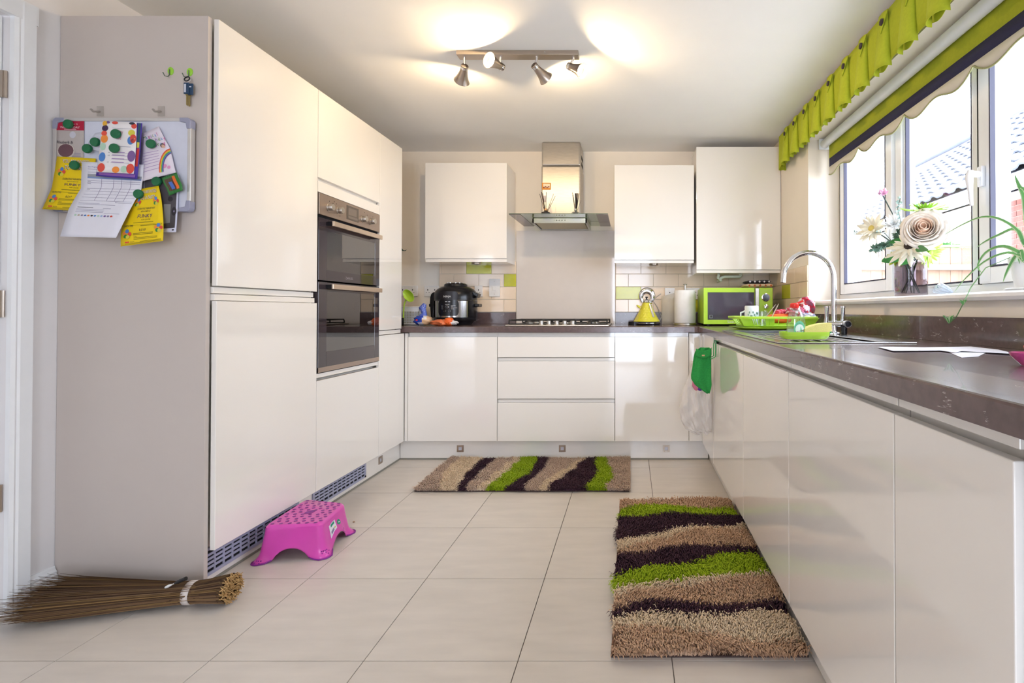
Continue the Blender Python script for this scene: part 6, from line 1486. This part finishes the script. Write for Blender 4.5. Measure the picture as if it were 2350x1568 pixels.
# ------------------------------------------------------------------ step stool
def stool():
    t = thing('step_stool', 'pink plastic child\'s step stool with purple dots against the left plinth', 'stool', (-1.40, 2.2, 0))
    P = lambda u, v, z: at(u, v, z=z)
    # foot corners on floor (front-left, front-right, back-right, back-left) and top corners
    fb = [Vector((-1.515, 2.045, 0)), Vector((-1.262, 2.098, 0)), Vector((-1.288, 2.345, 0)), Vector((-1.535, 2.335, 0))]
    ht = .142
    tb = [P(606, 1208, ht), P(737, 1203, ht), P(792, 1155, ht), P(702, 1146, ht)]
    tb = [Vector((p.x, p.y, ht)) for p in tb]
    N = 14
    def peri(C, r, n=N):           # rounded quad perimeter, n points per side (sides then corners)
        pts = []
        for k in range(4):
            a, b, c = C[k], C[(k+1) % 4], C[(k+2) % 4]
            d1 = (b-a).normalized(); d2 = (c-b).normalized(); L1 = (b-a).length
            d0 = (a-C[k-1]).normalized()
            for i in range(n): s_ = i/(n-1); pts.append(a+d1*(r+(L1-2*r)*s_))
            e0 = b-d1*r; e1 = b+d2*r
            for i in range(1, 6): q = i/6; pts.append(e0*(1-q)**2+b*2*q*(1-q)+e1*q*q)
        return pts
    M_ = N+5; top = peri(tb, .022); bot = peri(fb, .030); ctr = sum(fb, Vector())/4; ctt = sum(tb, Vector())/4
    def zbot(j):
        k = j % M_
        if k >= N: return 0
        s_ = k/(N-1); d = abs(s_-.5)*2
        return .052*max(0, 1-(d/.72)**2.2)**.8
    rows = 10; vs = []; fs = []
    def pos(j, q):
        tpt, bpt = top[j], bot[j]; p = tpt.lerp(bpt, q**1.15); z0 = zbot(j); z = ht-.008-(ht-.008-z0)*q
        k = j % M_; corner = 1 if k >= N else max(0, (abs(k/(N-1)-.5)*2-.72)/.28)
        fl = max(0, q-.78)/.22; out = (bpt-ctr).normalized()
        p = p+out*(.022*corner*fl**1.2); p.z = z; return p
    inn = [p.lerp(ctt, .06) for p in top]
    ring0 = [Vector((p.x, p.y, ht)) for p in inn]
    vs += ring0; n = len(top)
    for i in range(rows+1): vs += [pos(j, i/rows) for j in range(n)]
    for i in range(rows+1):
        for j in range(n): a = i*n+j; b = i*n+(j+1) % n; fs.append((a, b, b+n, a+n))
    fs.append(tuple(range(n))[::-1])
    m = MB().add(vs, fs, G['pink'], True); m.build('stool_body', t, solid=.003)
    m = MB()
    for j in range(n):
        pass
    # purple anti-slip edge on each foot
    for k in range(4):
        idx = [(k*M_+N-3+i) % n for i in range(11)]
        pts = [pos(j, 1.0)+Vector((0, 0, .003)) for j in idx]
        MB().tube(pts, .0032, G['purple'], 8).build('rubber_foot', t)
    # dots on the top
    U = lambda a, b: (tb[0]*(1-a)*(1-b)+tb[1]*a*(1-b)+tb[2]*a*b+tb[3]*(1-a)*b)+Vector((0, 0, .0024))
    m = MB(); c0 = 0
    for r in range(11):
        for q in range(6):
            a = .10+.155*q+(.05 if r % 2 else 0); b = .055+.088*r
            if a > .94 or (abs(a-.5) < .12 and abs(b-.5) < .07): continue
            p = U(a, b); m.add([p+Vector((.0072*math.cos(2*PI*i/12), .0072*math.sin(2*PI*i/12), 0)) for i in range(12)], [tuple(range(12))], G['purple'])
    p = U(.5, .5); m.add([p+Vector((.018*math.cos(2*PI*i/18)+.004*math.sin(2*PI*i/18), .020*math.sin(2*PI*i/18), 0)) for i in range(18)], [tuple(range(18))], G['purple'])
    o = m.build('anti_slip_dots', t); o['kind'] = 'stuff'
    # small dots on visible feet
    m = MB()
    for k, (u0, v0) in enumerate(((750, 1258), (800, 1207), (596, 1283))):
        for dx, dy in ((0, 0), (-9, 3), (-5, 8), (8, 4), (3, 12), (-12, 12), (10, 13), (-2, -6), (-9, 18)):
            j0 = None
            best = None
            tgt = Vector((u0+dx*.8, v0+dy*.6))
            for j in range(n):
                for q in (.80, .85, .9, .95):
                    pp = pos(j, q); e = pp-CAM; uu = CX+F*e.x/e.y; vv = 712-F*e.z/e.y
                    d_ = (uu-tgt.x)**2+(vv-tgt.y)**2
                    if best is None or d_ < best[0]: best = (d_, pp)
            pp = best[1]; d_ = (CAM-pp).normalized(); m.ball(pp+d_*.0016, .0028, .0028, .0028, G['purple'], 6, 4)
    o = m.build('foot_dots', t); o['kind'] = 'stuff'
    # product sticker on the right side
    j1 = 1*M_
    def sd(a, q, d=.002):
        k = a*(N-1); i = min(int(k), N-2); f = k-i; p = pos(j1+i, q)*(1-f)+pos(j1+i+1, q)*f; p2 = pos(j1+i+1, q)-pos(j1+i, q); nrm = p2.cross(pos(j1+i, min(1, q+.1))-pos(j1+i, q)).normalized()
        if nrm.x < 0: nrm = -nrm
        return p+nrm*d
    m = MB(); q4 = lambda a0, a1, q0, q1, mt, d: m.grid(lambda u, v: sd(a0+(a1-a0)*u, q0+(q1-q0)*v, d), 2, 2, mt, smooth=False)
    q4(.18, .46, .22, .68, G['paper'], .0022); q4(.24, .40, .25, .36, c_('sticker_green', '#2f9a78'), .003); q4(.22, .34, .50, .62, ink2, .003); q4(.36, .41, .52, .58, cy, .003)
    pc = [sd(.60+.085*math.cos(2*PI*i/20), .48+.14*math.sin(2*PI*i/20), .0024) for i in range(20)]; m.add(pc, [tuple(range(20))], c_('sticker_green', '#2f9a78'))
    m.add([sd(.56, .46, .003), sd(.64, .46, .003), sd(.64, .50, .003), sd(.56, .50, .003)], [(0, 1, 2, 3)], G['paper'])
    plabel(m.build('sticker', t), 'white and green product stickers')
stool()

# ------------------------------------------------------------------ straw broom
bm = thing('straw_broom', 'brown twig hand broom with white band lying on the floor by the grey panel', 'broom', (-1.6, 1.74, 0))
E0, E1, E2 = Vector((-1.395, 1.775, .054)), Vector((-1.525, 1.768, .042)), Vector((-2.035, 1.700, .055))
def axis(t_):
    if t_ < .18: return E0.lerp(E1, t_/.18)
    return E1.lerp(E2, (t_-.18)/.82)
rng = random.Random(4); cols = [c_('twig_a', '#6e5238', rough=.8), c_('twig_b', '#5a412c', rough=.8), c_('twig_c', '#86683f', rough=.8), c_('twig_d', '#453021', rough=.85), c_('twig_e', '#7a5f42', rough=.8)]
m = MB()
for i in range(1500):
    a = rng.uniform(0, 2*PI); rho = math.sqrt(rng.random()); ln = rng.uniform(.80, 1.0); wob = rng.uniform(-.01, .01); rr = rng.uniform(.0010, .0019); pts = []; st0 = rng.uniform(0, .03)
    for k in range(8):
        t_ = st0+(ln-st0)*k/7; c = axis(t_)
        if t_ < .18: r = .048-.016*(t_/.18)
        else: q = (t_-.18)/.82; r = .032+.085*q**1.15
        ry = r; rz = .048-.016*(t_/.18) if t_ < .18 else min(r, .032+.028*(t_-.18)/.82)
        y = c.y+math.cos(a)*rho*ry+wob*k/7; z = c.z+math.sin(a)*rho*rz
        if t_ > .9: y += rng.uniform(-.006, .006); z += rng.uniform(-.004, .006)
        pts.append(Vector((c.x, min(y, 1.838), max(z, .003))))
    m.tube(pts, [rr]*5+[rr*.7, rr*.5, rr*.3], cols[i % 5], 3, caps=False)
for p in range(220):     # cut pale butt ends
    a = rng.uniform(0, 2*PI); rho = math.sqrt(rng.random()); q = E0+Vector((.003, math.cos(a)*rho*.047, math.sin(a)*rho*.045)); d = Vector((rng.uniform(.3, 1), rng.uniform(-1, 1), rng.uniform(-1, 1))).normalized()*.010
    m.tube([q-d, q+d], .0016, c_('cut_twig', '#b8935f', rough=.7), 4)
o = m.build('bristles', bm); o['kind'] = 'stuff'
MB().tube([E1+Vector((.012, 0, 0)), E1+Vector((-.012, -.001, 0))], [.0375, .0375], c_('white_tape', '#d9cfc8', rough=.7), 28, caps=False).build('band', bm, solid=.002)
a_ = at(381, 1348, y=1.735); b2 = at(427, 1328, y=1.735); d_ = b2-a_
t = thing('handle_grip', 'small white and black plastic tool handle resting on top of the broom', 'tool', (a_.x, 1.80, a_.z))
off = Vector((0, 0, .0))
MB().tube([a_, a_.lerp(b2, .12), a_.lerp(b2, .30)], [.006, .008, .004], G['white'], 12, flat=.6).build('white_end', t)
MB().tube([a_.lerp(b2, .28), a_.lerp(b2, .52)], .0025, G['chrome'], 8).build('rod', t)
MB().tube([a_.lerp(b2, .45), a_.lerp(b2, .6), b2], [.004, .006, .0065], G['black'], 12).build('grip', t)
m = MB()
for i in range(70):
    p = at(430+rng.uniform(-12, 16), 1342+rng.uniform(-6, 6), y=1.815); d = Vector((rng.uniform(-1, 1), rng.uniform(-.3, .3), rng.uniform(-.5, 1)))*.012; m.tube([p, p+d], .0013, c_('cut_twig', '#b8935f', rough=.7), 3)
o = m.build('twig_tuft', bm); o['kind'] = 'stuff'
p = at(812, 1198, z=.003); MB_ = MB().ball((p.x, p.y, .003), .006, .004, .003, c_('crumb', '#b99a7a'), 8, 5); tag(MB_.build('crumb'), 'tiny brown crumb on the floor beside the pink stool', 'crumb')

# ------------------------------------------------------------------ shaggy rugs
rc = [c_('yarn_brown', '#dab596', rough=.85), c_('yarn_green', '#a6c214', rough=.85), c_('yarn_dark', '#46293a', rough=.9), c_('yarn_cream', '#f6e0c2', rough=.85), c_('yarn_taupe', '#d8bfac', rough=.85)]
def rug(nm, lab, x0, x1, y0, y1, colf, N_, seed, lean, ln):
    t = thing(nm, lab, 'rug', ((x0+x1)/2, (y0+y1)/2, 0)); bbox('backing', x0+.004, x1-.004, y0+.004, y1-.004, .0005, .006, c_('rug_backing', '#4a3a36', rough=.95), t)
    r = np.random.RandomState(seed); bx = r.uniform(x0+.004, x1-.004, N_); by = r.uniform(y0+.004, y1-.004, N_)
    ph = np.sin(bx*17+seed)*.8+np.sin(by*13+bx*5)*.9+np.sin(bx*41+by*23)*.4; ang = lean+ph*.6+r.normal(0, .42, N_)
    L_ = ln*r.uniform(.65, 1.15, N_); tl2 = np.clip(.62+.15*np.sin(by*31+bx*11)+r.normal(0, .14, N_), .15, .95)
    dx, dy = np.cos(ang), np.sin(ang); w_ = .0017
    px, py = -dy*w_, dx*w_
    col = colf(bx+r.normal(0, .004, N_), by+r.normal(0, .004, N_))
    V = np.zeros((N_, 7, 3)); hz = L_*np.cos(tl2*1.25); hr = L_*np.sin(tl2*1.25)
    def P(s_, zf, sd, wf): return np.stack([bx+dx*hr*s_+px*sd*wf, by+dy*hr*s_+py*sd*wf, .004+zf*hz], 1)
    V[:, 0] = P(0, 0, -1, 1); V[:, 1] = P(0, 0, 1, 1); V[:, 2] = P(.3, .62, -1, 1.1); V[:, 3] = P(.3, .62, 1, 1.1); V[:, 4] = P(.7, .96, -1, 1); V[:, 5] = P(.7, .96, 1, 1); V[:, 6] = P(1.05, .88, 0, 0)
    V[:, :, 0] = np.clip(V[:, :, 0], x0-.02, x1+.004)
    V = V.reshape(-1, 3); b = (np.arange(N_)*7)
    quads = np.concatenate([np.stack([b, b+1, b+3, b+2], 1), np.stack([b+2, b+3, b+5, b+4], 1)]); tris = np.stack([b+4, b+5, b+6], 1)
    me = bpy.data.meshes.new('pile'); me.vertices.add(len(V)); me.vertices.foreach_set('co', V.ravel().astype(np.float32))
    nq, nt_ = len(quads), len(tris); me.loops.add(nq*4+nt_*3); me.loops.foreach_set('vertex_index', np.concatenate([quads.ravel(), tris.ravel()]).astype(np.int32))
    me.polygons.add(nq+nt_); me.polygons.foreach_set('loop_start', np.concatenate([np.arange(nq)*4, nq*4+np.arange(nt_)*3]).astype(np.int32))
    me.polygons.foreach_set('loop_total', np.concatenate([np.full(nq, 4), np.full(nt_, 3)]).astype(np.int32))
    me.polygons.foreach_set('material_index', np.concatenate([col, col, col]).astype(np.int32))
    for c in rc: me.materials.append(c)
    me.update(); me.validate(); me.transform(Matrix.Translation(-Vector(t.location)))
    o = bpy.data.objects.new('pile', me); COL.objects.link(o); o.parent = t; o['kind'] = 'stuff'
yl = [2.556, 2.443, 2.18, 2.11, 2.074, 1.903, 1.807, 1.76, 1.713, 1.676, 1.606]; ym = [2.585, 2.48, 2.297, 2.25, 2.143, 2.019, 1.892, 1.85, 1.732, 1.669, 1.586]; yr = [2.534, 2.443, 2.377, 2.35, 2.151, 2.074, 1.935, 1.92, 1.739, 1.676, 1.525]
seq = [0, 1, 2, 3, 0, 2, 1, 3, 0, 2, 3, 0]
def colB(x, y):
    u = (x+.06)/.58; col = np.full(len(x), seq[0])
    B = []
    for a, b, c in zip(yl, ym, yr):
        v = np.interp(u, [0, .45, 1], [a, b, c])+.012*np.sin(u*9+a*7); B.append(v)
    for k, v in enumerate(B): col = np.where(y < v, seq[k+1], col)
    return col
rug('shaggy_rug', 'large striped shaggy rug lying along the right-hand cupboards', -.063, .528, 1.495, 2.675, colB, 95000, 3, -1.6, .048)
bk_ = [1054, 1108, 1138.5, 1176, 1192, 1234, 1264, 1338, 1345, 1370, 1394]; md_ = [1015, 1076, 1104, 1137, 1158, 1217, 1240, 1273, 1298, 1370, 1408]; ft_ = [1006, 1040, 1058, 1080, 1098, 1133.6, 1191, 1225, 1242, 1338, 1385]
sq2 = [4, 3, 2, 4, 3, 1, 2, 4, 3, 2, 1, 4]
def colA(x, y):
    vv = 712+(1.024-.03)*1160/y; uu = 1448+x*1160/y; col = np.full(len(x), sq2[0])
    for k in range(len(bk_)):
        b = np.interp(vv, [1049, 1085, 1126], [bk_[k], md_[k], ft_[k]]); col = np.where(uu > b+2*np.sin(vv*.3), sq2[k+1], col)
    return col
rug('shaggy_rug', 'smaller striped shaggy rug in front of the back plinth', -1.225, -.006, 2.855, 3.445, colA, 80000, 8, -1.5, .036)
